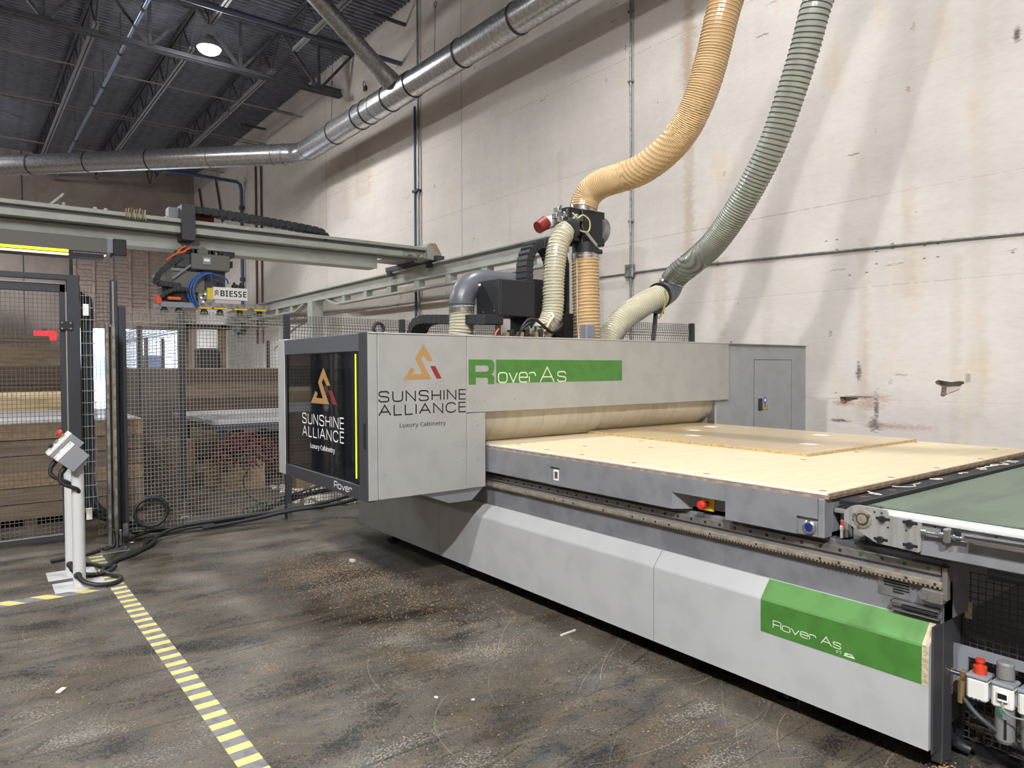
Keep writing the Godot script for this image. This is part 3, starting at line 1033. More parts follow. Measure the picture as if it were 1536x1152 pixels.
# ---- roof: deck, joists, truss, pipes
func build_roof() -> void:
	var mb := MB.new()
	var n0 := -0.05
	var n1 := DEPTH
	var pitch := 0.152
	var s := LEN0
	while s < LEN1:
		var prof := [Vector2(s, 9.30), Vector2(s + 0.045, 9.30), Vector2(s + 0.062, 9.365), Vector2(s + 0.135, 9.365), Vector2(s + pitch, 9.30)]
		for i in 4:
			var a: Vector2 = prof[i]
			var b: Vector2 = prof[i + 1]
			var nn := V(b.y - a.y, -(b.x - a.x), 0).normalized()
			mb.poly([V(a.x, a.y, n0), V(b.x, b.y, n0), V(b.x, b.y, n1), V(a.x, a.y, n1)], nn)
		s += pitch
	mb.box(V(LEN0 - 0.3, 9.40, -0.3), V(LEN1 + 0.3, 9.6, DEPTH + 0.3))
	struct(mb, "ceiling", M.deck, WALL)
	# bar joists along the wall, carried by the trusses
	var k := 0
	var names := ["nearest the long wall", "second from the long wall", "third from the long wall", "fourth from the long wall", "fifth from the long wall", "sixth from the long wall", "seventh from the long wall"]
	for n in [1.73, 3.53, 5.35, 7.15, 8.95, 10.75, 12.55]:
		for span in [[-27.6, -13.15], [-12.85, -2.4]]:
			var where: String = ("far half of the " if span[0] < -20 else "near half of the ") + names[k]
			var t := thing("roof_joist", "dark open-web roof joist, " + where + " row", "joist", V(span[0], 8.5, n), WALL)
			var top := MB.new()
			var bot := MB.new()
			for d in [-0.035, 0.035]:
				top.box(V(span[0], 9.22, n + d - 0.022), V(span[1], 9.29, n + d + 0.022))
				bot.box(V(span[0] + 0.5, 8.5, n + d - 0.022), V(span[1] - 0.5, 8.56, n + d + 0.022))
			put(top, "top_chord", M.steel, t)
			put(bot, "bottom_chord", M.steel_light, t)
			var web := MB.new()
			var x: float = span[0]
			var up := true
			while x < span[1] - 0.62:
				web.bar(V(x, 9.22 if up else 8.56, n), V(x + 0.6, 8.56 if up else 9.22, n), 0.028, 0.028)
				up = not up
				x += 0.6
			put(web, "web_bars", M.steel, t).set_meta("kind", "stuff")
		k += 1
	# truss across the hall
	for st in [-13.0, -2.2]:
		var g := thing("roof_truss", "heavy dark steel roof truss running out from the long wall across the ceiling" if st < -5 else "roof truss over the router, out of the frame", "truss", V(st, 8.0, 0.1), WALL)
		var ch := MB.new()
		var tp := MB.new()
		for d in [-0.06, 0.06]:
			ch.box(V(st + d - 0.045, 8.0, 0.35), V(st + d + 0.045, 8.035, DEPTH - 0.2))
			ch.box(V(st + d - 0.012 * signf(d) - 0.008, 8.0, 0.35), V(st + d - 0.012 * signf(d) + 0.008, 8.10, DEPTH - 0.2))
			tp.box(V(st + d - 0.05, 9.10, 0.0), V(st + d + 0.05, 9.22, DEPTH))
		put(ch, "bottom_chord", M.steel, g)
		put(tp, "top_chord", M.steel, g)
		var b := 0.9
		while b < DEPTH - 1.0:
			put(MB.new().box(V(st - 0.03, 8.05, b - 0.03), V(st + 0.03, 9.12, b + 0.03)), "vertical_strut", M.steel, g)
			put(MB.new().bar(V(st, 8.06, b), V(st, 9.12, b + 0.88), 0.06, 0.06), "diagonal_strut", M.steel, g)
			put(MB.new().bar(V(st, 8.06, b), V(st, 9.12, b - 0.88), 0.06, 0.06), "diagonal_strut", M.steel, g)
			b += 1.8
	# bridging rods across the joists
	for q in [[-16.2, 8.52, "first rod beyond the truss"], [-19.2, 8.52, "nearer rod of the close pair"], [-19.7, 8.60, "farther rod of the close pair"], [-8.0, 8.52, "rod on the viewer's side of the truss"], [-23.4, 8.54, "rod nearest the far wall"]]:
		solo(MB.new().cyl(V(q[0], q[1], 0.0), V(q[0], q[1], 14.0), 0.018, -1, 8), "bridging_rod", M.rod_grey, "thin grey rod tying the roof joists together, " + q[2], "rod", V(q[0], q[1], 0), WALL, "bridging rods")
	# wall ledger brackets that stick out at the deck edge
	for q in [[-13.75, 8.45, "right beside the truss"], [-16.9, 8.75, "first one beyond the truss"], [-19.2, 8.95, "second one beyond the truss"], [-10.5, 8.85, "first one this side of the truss"], [-8.2, 8.6, "nearest the viewer"]]:
		solo(MB.new().box(V(q[0] - 0.03, q[1], 0), V(q[0] + 0.03, q[1] + 0.06, 0.75)), "ledger_arm", M.steel, "dark steel arm on the long wall, " + q[2], "bracket", V(q[0], q[1], 0), WALL, "wall arms under the deck")
	# sprinkler pipes
	var sp := thing("sprinkler_pipe", "bright bluish sprinkler pipe running down the hall under the joists", "pipe", V(-12, 8.42, 4.76), WALL)
	put(MB.new().cyl(V(LEN0, 8.42, 4.76), V(10, 8.42, 4.76), 0.04, -1, 12), "pipe", M.pipe_bright, sp)
	for x in [-22.0, -18.4, -16.9, -14.6, -12.2]:
		put(MB.new().cyl(V(x - 0.05, 8.42, 4.76), V(x + 0.05, 8.42, 4.76), 0.055, -1, 12), "coupling", M.steel, sp)
		put(MB.new().cyl(V(x, 8.45, 4.76), V(x, 9.3, 4.76), 0.008, -1, 6), "hanger_rod", M.steel, sp)
	solo(MB.new().cyl(V(-10.7, 8.12, 0.02), V(-10.7, 8.12, 16.0), 0.05, -1, 12), "branch_pipe", M.roof_pipe, "dull blue pipe crossing the roof towards the long wall", "pipe", V(-10.7, 8.12, 0), WALL)


# ---- extraction ducts
func duct_ring(o: Node3D, p: Vector3, d: Vector3, r: float, m: Material, w := 0.03) -> void:
	put(MB.new().cyl(p - d * w, p + d * w, r, -1, 36), "joint_band", m, o)


func build_ducts() -> void:
	var y := 6.86
	var n := 0.86
	var r := 0.255
	var t := thing("extraction_duct", "large shiny galvanised duct running along the long wall and bending into the hall", "duct", V(-14.1, y, n), WALL)
	var d45 := V(-0.7071, 0, 0.7071)
	var e0 := V(-13.75, y, n)
	var c := V(-14.2, y, n)
	var e1 := c + d45 * 0.45
	put(MB.new().cyl(e0, V(-9.6, y, n), r, -1, 40, false), "duct_run", M.galv, t)
	put(MB.new().cyl(V(-9.6, y, n), V(-8.75, y, n), r * 1.0, -1, 40, false), "tee_piece", M.galv, t)
	put(MB.new().cyl(V(-8.75, y, n), V(6.0, y, n), r * 0.93, -1, 40, true), "duct_run", M.galv, t)
	put(MB.new().sweep(PackedVector3Array([e0, V(-13.93, y, n), c + V(0.0, 0, 0.02) + d45 * 0.06, c + d45 * 0.27, e1]), r * 0.99, 40, false), "elbow", M.galv, t)
	put(MB.new().cyl(e1, c + d45 * 16.0, r, -1, 40, true), "duct_run", M.galv, t)
	for s in [-12.2, -10.95, -10.55, -9.62, -8.75, -7.1, -5.6, -2.6, 0.4]:
		duct_ring(t, V(s, y, n), V(1, 0, 0), (r if s < -8.8 else r * 0.93) + 0.012, M.band, 0.022)
	for s in [-13.75, -10.2]:
		duct_ring(t, V(s, y, n), V(1, 0, 0), r + 0.006, M.galv_dull, 0.02)
	for k in [0.45, 0.72, 2.4, 4.05, 5.75, 7.35, 9.2, 11.0]:
		duct_ring(t, c + d45 * k, d45, r + 0.008, M.galv_dull if k < 3 else M.band, 0.016)
	# slanting branch up to the roof
	var b0 := V(-9.2, y + 0.05, n + 0.12)
	var bd := V(0, 0.60, 0.80).normalized()
	var b := thing("branch_duct", "dull slanting branch duct dropping from the roof into the shiny wall duct", "duct", b0, WALL)
	put(MB.new().cyl(b0 + bd * 0.1, b0 + bd * 4.0, 0.155, -1, 28), "pipe", M.galv_dull, b)
	put(MB.new().cyl(b0 + bd * 0.12, b0 + bd * 0.42, 0.20, 0.157, 28, false), "saddle", M.galv_dull, b)
	for k in [1.3, 2.35]:
		duct_ring(b, b0 + bd * k, bd, 0.163, M.galv_dull, 0.02)
	# wire hangers
	for s in [-12.4, -15.6, -8.0]:
		var a := V(s, y + r, n) if s > -14 else V(s, y + 0.1, 0.9)
		if s < -14:
			a = c + d45 * 1.9 + V(0, r, 0)
		solo(MB.new().cyl(a, V(a.x + 0.1, 9.3, a.z), 0.006, -1, 5).lathe([Vector2(0.05, 0.0), Vector2(0.058, 0.008), Vector2(0.05, 0.016)], Transform3D(Basis(Vector3.RIGHT, PI / 2), V(a.x + 0.05, y + 1.15, a.z)), 14), "duct_hanger", M.steel, "thin wire hanger with a ring holding up the shiny duct, " + ("just right of the bend" if s > -13 and s < -10 else ("left of the bend" if s < -13 else "nearest the viewer")), "hanger", a, WALL, "duct hangers")


# ---- conduits, boxes and pipes on the long wall
func build_wall_fittings() -> void:
	var c1 := thing("conduit", "grey vertical conduit on the long wall, running up from the junction box", "conduit", V(-4.06, 0.3, 0.03), WALL)
	put(MB.new().cyl(V(-4.06, 0.3, 0.03), V(-4.06, 9.3, 0.03), 0.017, -1, 10), "pipe", M.galv_dull, c1)
	for y in [1.4, 3.6, 4.35, 5.6, 6.6, 7.9]:
		put(MB.new().box(V(-4.10, y, 0), V(-4.02, y + 0.03, 0.05)), "strap", M.galv_dull, c1)
	put(MB.new().box(V(-4.14, 2.80, 0.0), V(-3.99, 2.99, 0.075), 0.008), "junction_box", M.galv_dull, c1, "grey junction box")
	var h := thing("conduit_run", "long thin grey conduit crossing the long wall at head height", "conduit", V(-4.0, 2.86, 0.02), WALL)
	put(MB.new().sweep(smooth([V(1.9, 2.66, 0.022), V(0.7, 2.72, 0.022), V(-2.0, 2.815, 0.022), V(-3.4, 2.862, 0.022), V(-4.4, 2.87, 0.022), V(-9.0, 2.90, 0.022), V(-14.3, 2.92, 0.022), V(-15.6, 2.88, 0.022), V(-17.2, 2.60, 0.022), V(-18.6, 2.1, 0.022)], 0.2), 0.013, 8), "pipe", M.galv_dull, h)
	for q in [[-2.6, 2.834], [-6.2, 2.881], [-10.9, 2.907], [-0.45, 2.765]]:
		put(MB.new().box(V(q[0] - 0.015, q[1] - 0.03, 0), V(q[0] + 0.015, q[1] + 0.03, 0.012)).cyl(V(q[0] - 0.012, q[1], 0.022), V(q[0] + 0.012, q[1], 0.022), 0.0165, -1, 8), "strap", M.galv_dull, h)
	var c2 := thing("air_pipe", "blue compressed-air pipe beside a grey conduit on the wall under the duct tee", "pipe", V(-10.0, 0.3, 0.05), WALL)
	put(MB.new().cyl(V(-10.05, 0.3, 0.06), V(-10.05, 7.0, 0.06), 0.028, -1, 10), "pipe", M.pipe_blue, c2)
	put(MB.new().cyl(V(-9.93, 0.3, 0.05), V(-9.93, 9.3, 0.05), 0.022, -1, 10), "grey_conduit", M.galv_dull, c2)
	for y in [1.6, 3.4, 5.2]:
		put(MB.new().box(V(-10.12, y, 0), V(-9.9, y + 0.05, 0.1)), "strap", M.steel, c2)
	var c3 := thing("water_pipe", "blue pipe with an elbow and valves on the far part of the long wall", "pipe", V(-21.3, 2.6, 0.08), WALL)
	put(MB.new().sweep(PackedVector3Array([V(-21.3, 7.75, 5.0), V(-21.3, 7.75, 0.25), V(-21.3, 7.68, 0.14), V(-21.3, 7.5, 0.1), V(-21.3, 2.75, 0.1)]), 0.055, 10), "pipe", M.pipe_blue, c3)
	put(MB.new().cyl(V(-21.3, 2.75, 0.1), V(-23.6, 2.62, 0.1), 0.05, -1, 10), "side_pipe", M.dark_grey, c3)
	for y in [2.8, 4.5, 6.9]:
		put(MB.new().cyl(V(-21.3, y - 0.06, 0.1), V(-21.3, y + 0.06, 0.1), 0.085, -1, 12), "coupling", M.dark_grey, c3)
	for s in [-20.05, -19.55]:
		solo(MB.new().cyl(V(s, 2.3, 0.04), V(s, 8.6, 0.04), 0.035, -1, 8), "brown_conduit", M.rust, "brown conduit of a close pair, " + ("left" if s < -20 else "right") + " one, beside the blue pipe", "conduit", V(s, 2.3, 0), WALL, "pair of brown conduits")
	for s in [-23.0, -25.2]:
		solo(MB.new().bar(V(s, 5.5, 0.06), V(s - 1.4, 8.6, 0.06), 0.06, 0.06), "wall_brace", M.rust, "slanting brown brace in the far corner of the hall, " + ("nearer" if s > -24 else "farther") + " one", "brace", V(s, 5.5, 0), WALL)
	solo(MB.new().box(V(-12.4, 8.05, 0), V(-12.3, 8.15, 0.06)).lathe([Vector2(0.06, 0), Vector2(0.07, 0.01), Vector2(0.06, 0.02)], Transform3D(Basis(Vector3.RIGHT, PI / 2), V(-12.35, 8.2, 0.05)), 14), "wall_hook", M.steel, "small round steel hook on the long wall above the duct", "hook", V(-12.35, 8.1, 0), WALL)


# ---- outside the far door
func build_far_end() -> void:
	struct(MB.new().box(V(-60, -0.3, -20), V(LEN0 - 0.3, -0.06, 30)), "trim_1", M.pavement, WALL)
	var b := thing("outside_building", "pale building outside, seen through the raised far door", "building", V(-48, -0.06, 3), WALL)
	put(MB.new().box(V(-49, -0.06, -14), V(-48, 5.0, 22)), "facade", M.white_far, b)
	for k in 5:
		put(MB.new().box(V(-48.0, 1.0, -3.0 + k * 2.4), V(-47.95, 2.4, -1.6 + k * 2.4)), "window_pane", M.teal_far if k % 2 else M.pipe_blue, b)
	solo(MB.new().box(V(-34, -0.06, 2.9), V(-33, 1.0, 3.3), 0.05).box(V(-34, 1.0, 2.95), V(-33.2, 1.3, 3.25), 0.05), "red_crate", M.red_box_far, "red crate on the pavement outside the far door", "crate", V(-33.5, 0, 3.1), WALL)
	solo(MB.new().box(V(-36, -0.06, 1.2), V(-34.5, 1.5, 1.8), 0.05).box(V(-35.9, 1.5, 1.25), V(-34.6, 1.6, 1.75)), "teal_bin", M.teal_far, "teal bin on the pavement outside the far door", "bin", V(-35, 0, 1.5), WALL)
	solo(MB.new().cyl(V(-30, -0.06, 3.55), V(-30, 2.2, 3.55), 0.06, -1, 10), "bollard", M.black, "dark post standing outside the far door", "post", V(-30, 0, 3.55), WALL)


# ---- the nesting router: base, bed, gantry
func side(x: float) -> Transform3D:   # profile plane: local x is world z, local y is up, extruded towards -x
	return Transform3D(Basis(V(0, 0, 1), V(0, 1, 0), V(-1, 0, 0)), V(x, 0, 0))


func facing_x(p: Vector3) -> Transform3D:   # writing on a face that looks along +x
	return Transform3D(Basis(V(0, 0, -1), V(0, 1, 0), V(1, 0, 0)), p)


func build_router() -> void:
	var t := thing("nesting_router", "large light grey nesting router with a portal gantry over a long flat bed", "machine", V(-3.5, 0, -3.9))
	# base
	var prof := [Vector2(-2.72, 0.102), Vector2(-2.72, 0.478), Vector2(-2.723, 0.486), Vector2(-2.786, 0.556), Vector2(-2.81, 0.556), Vector2(-2.81, 0.102)]
	var cuts := [[-1.088, -2.387], [-2.392, -4.481], [-4.486, -5.88]]
	var base_panels := []
	for c in cuts:
		base_panels.append(put(MB.new().prism(prof, side(c[0]), c[0] - c[1]), "base_panel", M.shell, t))
	put(MB.new().box(V(-5.8, 0.13, -5.05), V(-1.10, 0.55, -2.812)), "base_frame", M.dark_grey, t)
	put(MB.new().box(V(-5.75, 0.55, -5.0), V(-1.078, 0.79, -2.80), 0.004), "carriage_beam", M.body_grey, t)
	put(MB.new().box(V(-1.0875, 0.085, -2.815), V(-1.080, 0.556, -2.735), 0.003), "end_cover", M.dark_grey, t)
	put(MB.new().box(V(-1.12, 0.02, -2.90), V(-1.078, 0.70, -2.815), 0.006), "end_column", M.dark_grey, t)
	for x in [-5.47, -4.30, -3.04, -1.73]:
		var f := MB.new()
		f.cyl(V(x, 0.0, -2.86), V(x, 0.018, -2.86), 0.055, 0.045, 20)
		f.cyl(V(x, 0.018, -2.86), V(x, 0.14, -2.86), 0.018, -1, 12)
		f.cyl(V(x, 0.05, -2.86), V(x, 0.065, -2.86), 0.03, -1, 6)
		put(f, "levelling_foot", M.black, t)
	for x in [-3.42, -4.15, -4.55]:
		put(MB.new().box(V(x - 0.12, 0.085, -2.83), V(x + 0.12, 0.103, -2.75)), "base_bracket", M.mid_grey, t)
	# green band and its lettering
	var last: Node3D = base_panels[0]
	var e := 0.0008
	var d1 := MB.new()
	d1.poly([V(-1.774, 0.339, -2.72 + e), V(-1.111, 0.339, -2.72 + e), V(-1.111, 0.478, -2.72 + e), V(-1.774, 0.478, -2.72 + e)], V(0, 0, 1))
	put(d1, "green_band", M.green, last)
	var d2 := MB.new()
	d2.poly([V(-1.774, 0.478, -2.72 + e), V(-1.111, 0.478, -2.72 + e), V(-1.111, 0.487, -2.723 + e), V(-1.774, 0.487, -2.723 + e)], V(0, 0.4, 1).normalized())
	d2.poly([V(-1.774, 0.487, -2.723 + e), V(-1.111, 0.487, -2.723 + e), V(-1.111, 0.5568, -2.786 + e), V(-1.774, 0.5568, -2.786 + e)], V(0, 0.67, 0.74))
	put(d2, "green_band", M.green_dusty, last, "dusty green top of the band")
	var d3 := MB.new()
	d3.box(V(-1.112, 0.338, -2.7185), V(-1.089, 0.485, -2.7195))
	d3.poly([V(-1.112, 0.485, -2.7185), V(-1.089, 0.485, -2.7185), V(-1.089, 0.557, -2.784), V(-1.112, 0.557, -2.784)], V(0, 0.67, 0.74))
	put(d3, "masking_tape", M.masking, last, "strip of pale masking tape with faint marks")
	var marks := MB.new()
	for q in [0.35, 0.372, 0.405, 0.425, 0.45]:
		marks.ribbon([Vector2(-1.106, q), Vector2(-1.096, q), Vector2(-1.096, q + 0.012), Vector2(-1.106, q + 0.012)], 0.003, Transform3D(Basis(), V(0, 0, -2.7180)), 0.0002)
	put(marks, "tape_marks", mat(g8(172, 156, 120), 0.8), last)
	var l1 := MB.new()
	lettering(l1, "Rover As", Transform3D(Basis(), V(-1.712, 0.372, -2.72 + 0.0012)), 0.30, 0.031, 0.022, 0.0035, 0.006)
	put(l1, "lettering", M.cream_ink, last)
	var l2 := MB.new()
	var ft := Transform3D(Basis(), V(-1.43, 0.352, -2.72 + 0.0012))
	lettering(l2, "FT", ft, 0.02, 0.011, 0.011, 0.0016, 0.003)
	l2.prism([Vector2(0.030, 0.006), Vector2(0.036, 0.013), Vector2(0.062, 0.013), Vector2(0.066, 0.009), Vector2(0.045, 0.009), Vector2(0.043, 0.006)], ft, 0.0004)
	l2.prism([Vector2(0.028, -0.001), Vector2(0.031, 0.004), Vector2(0.056, 0.004), Vector2(0.060, 0.007), Vector2(0.068, 0.007), Vector2(0.074, -0.001)], ft, 0.0004)
	put(l2, "small_mark", M.cream_ink, last)
	# rail, rack and their plugs
	var rail := put(MB.new().box(V(-5.6, 0.738, -2.80), V(-1.072, 0.772, -2.772), 0.003), "guide_rail", M.rail, t)
	for k in 50:
		var x := -1.115 - 0.083 * k
		if x < -4.3: break
		put(MB.new().cyl(V(x, 0.755, -2.775), V(x, 0.755, -2.7705), 0.0075, -1, 10), "rail_plug", M.plug_green if x > -1.42 else M.plug_dark, rail)
	put(MB.new().box(V(-5.6, 0.713, -2.80), V(-1.06, 0.738, -2.785)), "rail_seat", M.body_grey, t)
	var rack := MB.new().box(V(-5.6, 0.694, -2.80), V(-1.062, 0.713, -2.768), 0.002)
	for k in 190:
		rack.box(V(-1.07 - k * 0.0165 - 0.008, 0.688, -2.798), V(-1.07 - k * 0.0165, 0.694, -2.770))
	var rk := put(rack, "gear_rack", M.rack, t)
	for x in [-1.09, -1.19, -1.36, -1.45, -1.53, -1.83, -2.08, -2.33, -2.42, -2.5, -2.58, -2.8, -3.05, -3.14, -3.22, -3.5]:
		put(MB.new().cyl(V(x, 0.7035, -2.77), V(x, 0.7035, -2.767), 0.0055, -1, 10), "rack_bolt", M.plug_dark, rk)
	put(MB.new().box(V(-1.068, 0.648, -2.80), V(-1.050, 0.772, -2.768), 0.003), "rail_stop", M.rail, t)
	# rating plate, end clamp, cable duct on the beam
	var plate := put(MB.new().box(V(-1.308, 0.612, -2.7995), V(-1.186, 0.688, -2.7975)), "rating_plate", M.galv_dull, t)
	var rows := MB.new()
	for k in 5:
		rows.box(V(-1.285 + (0.035 if k > 2 else 0.0), 0.670 - k * 0.0105, -2.797), V(-1.19 - (0.02 if k > 3 else 0.0), 0.676 - k * 0.0105, -2.7968))
	put(rows, "plate_rows", M.ink, plate)
	var cl := MB.new()
	cl.box(V(-1.135, 0.632, -2.80), V(-1.06, 0.682, -2.755), 0.006)
	cl.cyl(V(-1.122, 0.657, -2.757), V(-1.122, 0.657, -2.748), 0.014, -1, 14)
	put(cl, "end_clamp", M.rail, t)
	var dc := MB.new()
	dc.box(V(-1.245, 0.572, -2.80), V(-1.075, 0.577, -2.765)).box(V(-1.245, 0.602, -2.80), V(-1.075, 0.607, -2.765)).box(V(-1.245, 0.572, -2.80), V(-1.075, 0.607, -2.795)).box(V(-1.245, 0.572, -2.80), V(-1.241, 0.607, -2.765))
	var dcn := put(dc, "cable_channel", M.clamp, t)
	put(MB.new().box(V(-1.21, 0.582, -2.79), V(-1.09, 0.597, -2.768), 0.004), "black_insert", M.black, dcn)
	build_bed(t)
	build_gantry(t)


func build_bed(t: Node3D) -> void:
	var fascia := MB.new()
	var z0 := -2.785
	var z1 := -2.72
	fascia.box(V(-5.5, 0.80, z0), V(-3.205, 0.962, z1), 0.003)
	fascia.box(V(-3.205, 0.908, z0), V(-3.115, 0.962, z1)).box(V(-3.205, 0.80, z0), V(-3.115, 0.812, z1)).box(V(-3.205, 0.80, z0), V(-3.115, 0.92, -2.733))
	fascia.box(V(-3.115, 0.80, z0), V(-2.271, 0.962, z1))
	fascia.box(V(-2.271, 0.883, z0), V(-1.96, 0.962, z1))
	fascia.box(V(-1.96, 0.80, z0), V(-1.607, 0.962, z1))
	fascia.box(V(-1.607, 0.877, z0), V(-1.515, 0.962, z1)).box(V(-1.607, 0.80, z0), V(-1.515, 0.88, -2.732))
	fascia.box(V(-1.515, 0.80, z0), V(-1.487, 0.962, z1), 0.004)
	fascia.prism([Vector2(-2.271, -2.721), Vector2(-2.271, -2.80), Vector2(-2.205, -2.80)], Transform3D(Basis(V(1, 0, 0), V(0, 0, 1), V(0, -1, 0)), V(0, 0.883, 0)), 0.083)
	var bed := put(fascia, "bed_fascia", M.bed_grey, t)
	put(MB.new().box(V(-5.5, 0.815, -5.10), V(-1.49, 0.962, -2.79), 0.004), "bed_body", M.bed_grey, t)
	# emergency stop in its pocket
	var yb := put(MB.new().box(V(-2.14, 0.808, -2.79), V(-2.068, 0.875, -2.778), 0.003), "stop_plate", M.yellow, bed, "yellow plate of the stop button")
	put(MB.new().lathe([Vector2(0.012, 0.0), Vector2(0.012, 0.03), Vector2(0.021, 0.034), Vector2(0.022, 0.05), Vector2(0.017, 0.058), Vector2(0.0, 0.06)], Transform3D(Basis(V(1, 0, 0), V(0, 0, 1), V(0, -1, 0)), V(-2.104, 0.842, -2.778)), 20), "stop_button", M.red, yb, "red mushroom button")
	# small printed sticker, blue push button
	var st := put(MB.new().box(V(-3.183, 0.828, -2.734), V(-3.137, 0.892, -2.7315)), "sticker", M.paper, bed)
	put(MB.new().box(V(-3.174, 0.838, -2.7318), V(-3.146, 0.880, -2.7312)), "sticker_print", mat(g8(92, 70, 78), 0.6), st)
	var ax := Transform3D(Basis(V(1, 0, 0), V(0, 0, 1), V(0, -1, 0)), V(-1.553, 0.836, -2.732))
	put(MB.new().lathe([Vector2(0.028, 0.0), Vector2(0.028, 0.010), Vector2(0.022, 0.014), Vector2(0.017, 0.014)], ax, 24), "button_ring", M.clamp, bed)
	put(MB.new().lathe([Vector2(0.018, 0.0), Vector2(0.018, 0.012), Vector2(0.0, 0.014)], ax, 20), "push_button", M.blue_button, bed, "blue push button")
	# spoilboard lying on the bed
	var sp := thing("spoilboard", "pale yellow board covering the router bed, with white front edge", "board", V(-3.5, 0.962, -3.9))
	put(MB.new().box(V(-5.5, 0.962, -5.125), V(-1.474, 0.975, -2.728)), "lower_sheet", M.spoil_edge, sp)
	put(MB.new().box(V(-5.5, 0.975, -5.12), V(-1.478, 0.9872, -2.734), 0.0015), "top_sheet", M.spoil, sp)
	put(MB.new().box(V(-5.5, 0.976, -2.734), V(-1.478, 0.9868, -2.727), 0.0015), "edge_strip", M.edge_white, sp, "white edge strip")
	put(MB.new().box(V(-1.478, 0.970, -5.12), V(-1.470, 0.9866, -2.728), 0.001), "edge_strip", M.spoil_edge, sp, "brown end strip")
	for q in [[-3.69, -2.86], [-3.35, -2.82], [-3.03, -2.82], [-3.35, -3.14], [-3.34, -3.67], [-3.02, -3.41], [-2.11, -2.78], [-1.52, -2.77], [-2.1, -3.62], [-2.09, -4.19], [-1.51, -3.35], [-1.51, -3.84], [-1.51, -4.41], [-2.1, -5.01], [-1.63, -4.98], [-2.60, -2.80]]:
		put(MB.new().cyl(V(q[0], 0.986, q[1]), V(q[0], 0.9882, q[1]), 0.016, -1, 14), "screw_plug", M.spoil_edge, sp)
	# glossy board being machined
	var xf := Transform3D(Basis(Vector3.UP, deg_to_rad(-1.0)), V(-3.315, 0.9875, -4.435))
	var b := thing("laminated_panel", "glossy tan laminated panel lying on the pale spoilboard", "panel", Vector3.ZERO, xf)
	put(MB.new().box(V(-1.18, 0.0, -0.66), V(1.18, 0.0165, 0.66)), "board_core", M.ply_edge, b)
	put(MB.new().box(V(-1.18, 0.0165, -0.66), V(1.18, 0.0185, 0.66)), "laminate_face", M.laminate, b)
	for q in [[-3.50, -4.455], [-3.243, -4.118], [-3.63, -4.84], [-2.675, -4.84], [-2.41, -4.223]]:
		var p := xf.affine_inverse() * V(q[0], 1.006, q[1])
		put(MB.new().box(V(p.x - 0.05, 0.0185, p.z - 0.035), V(p.x + 0.05, 0.0191, p.z + 0.035)), "paper_label", M.paper, b)


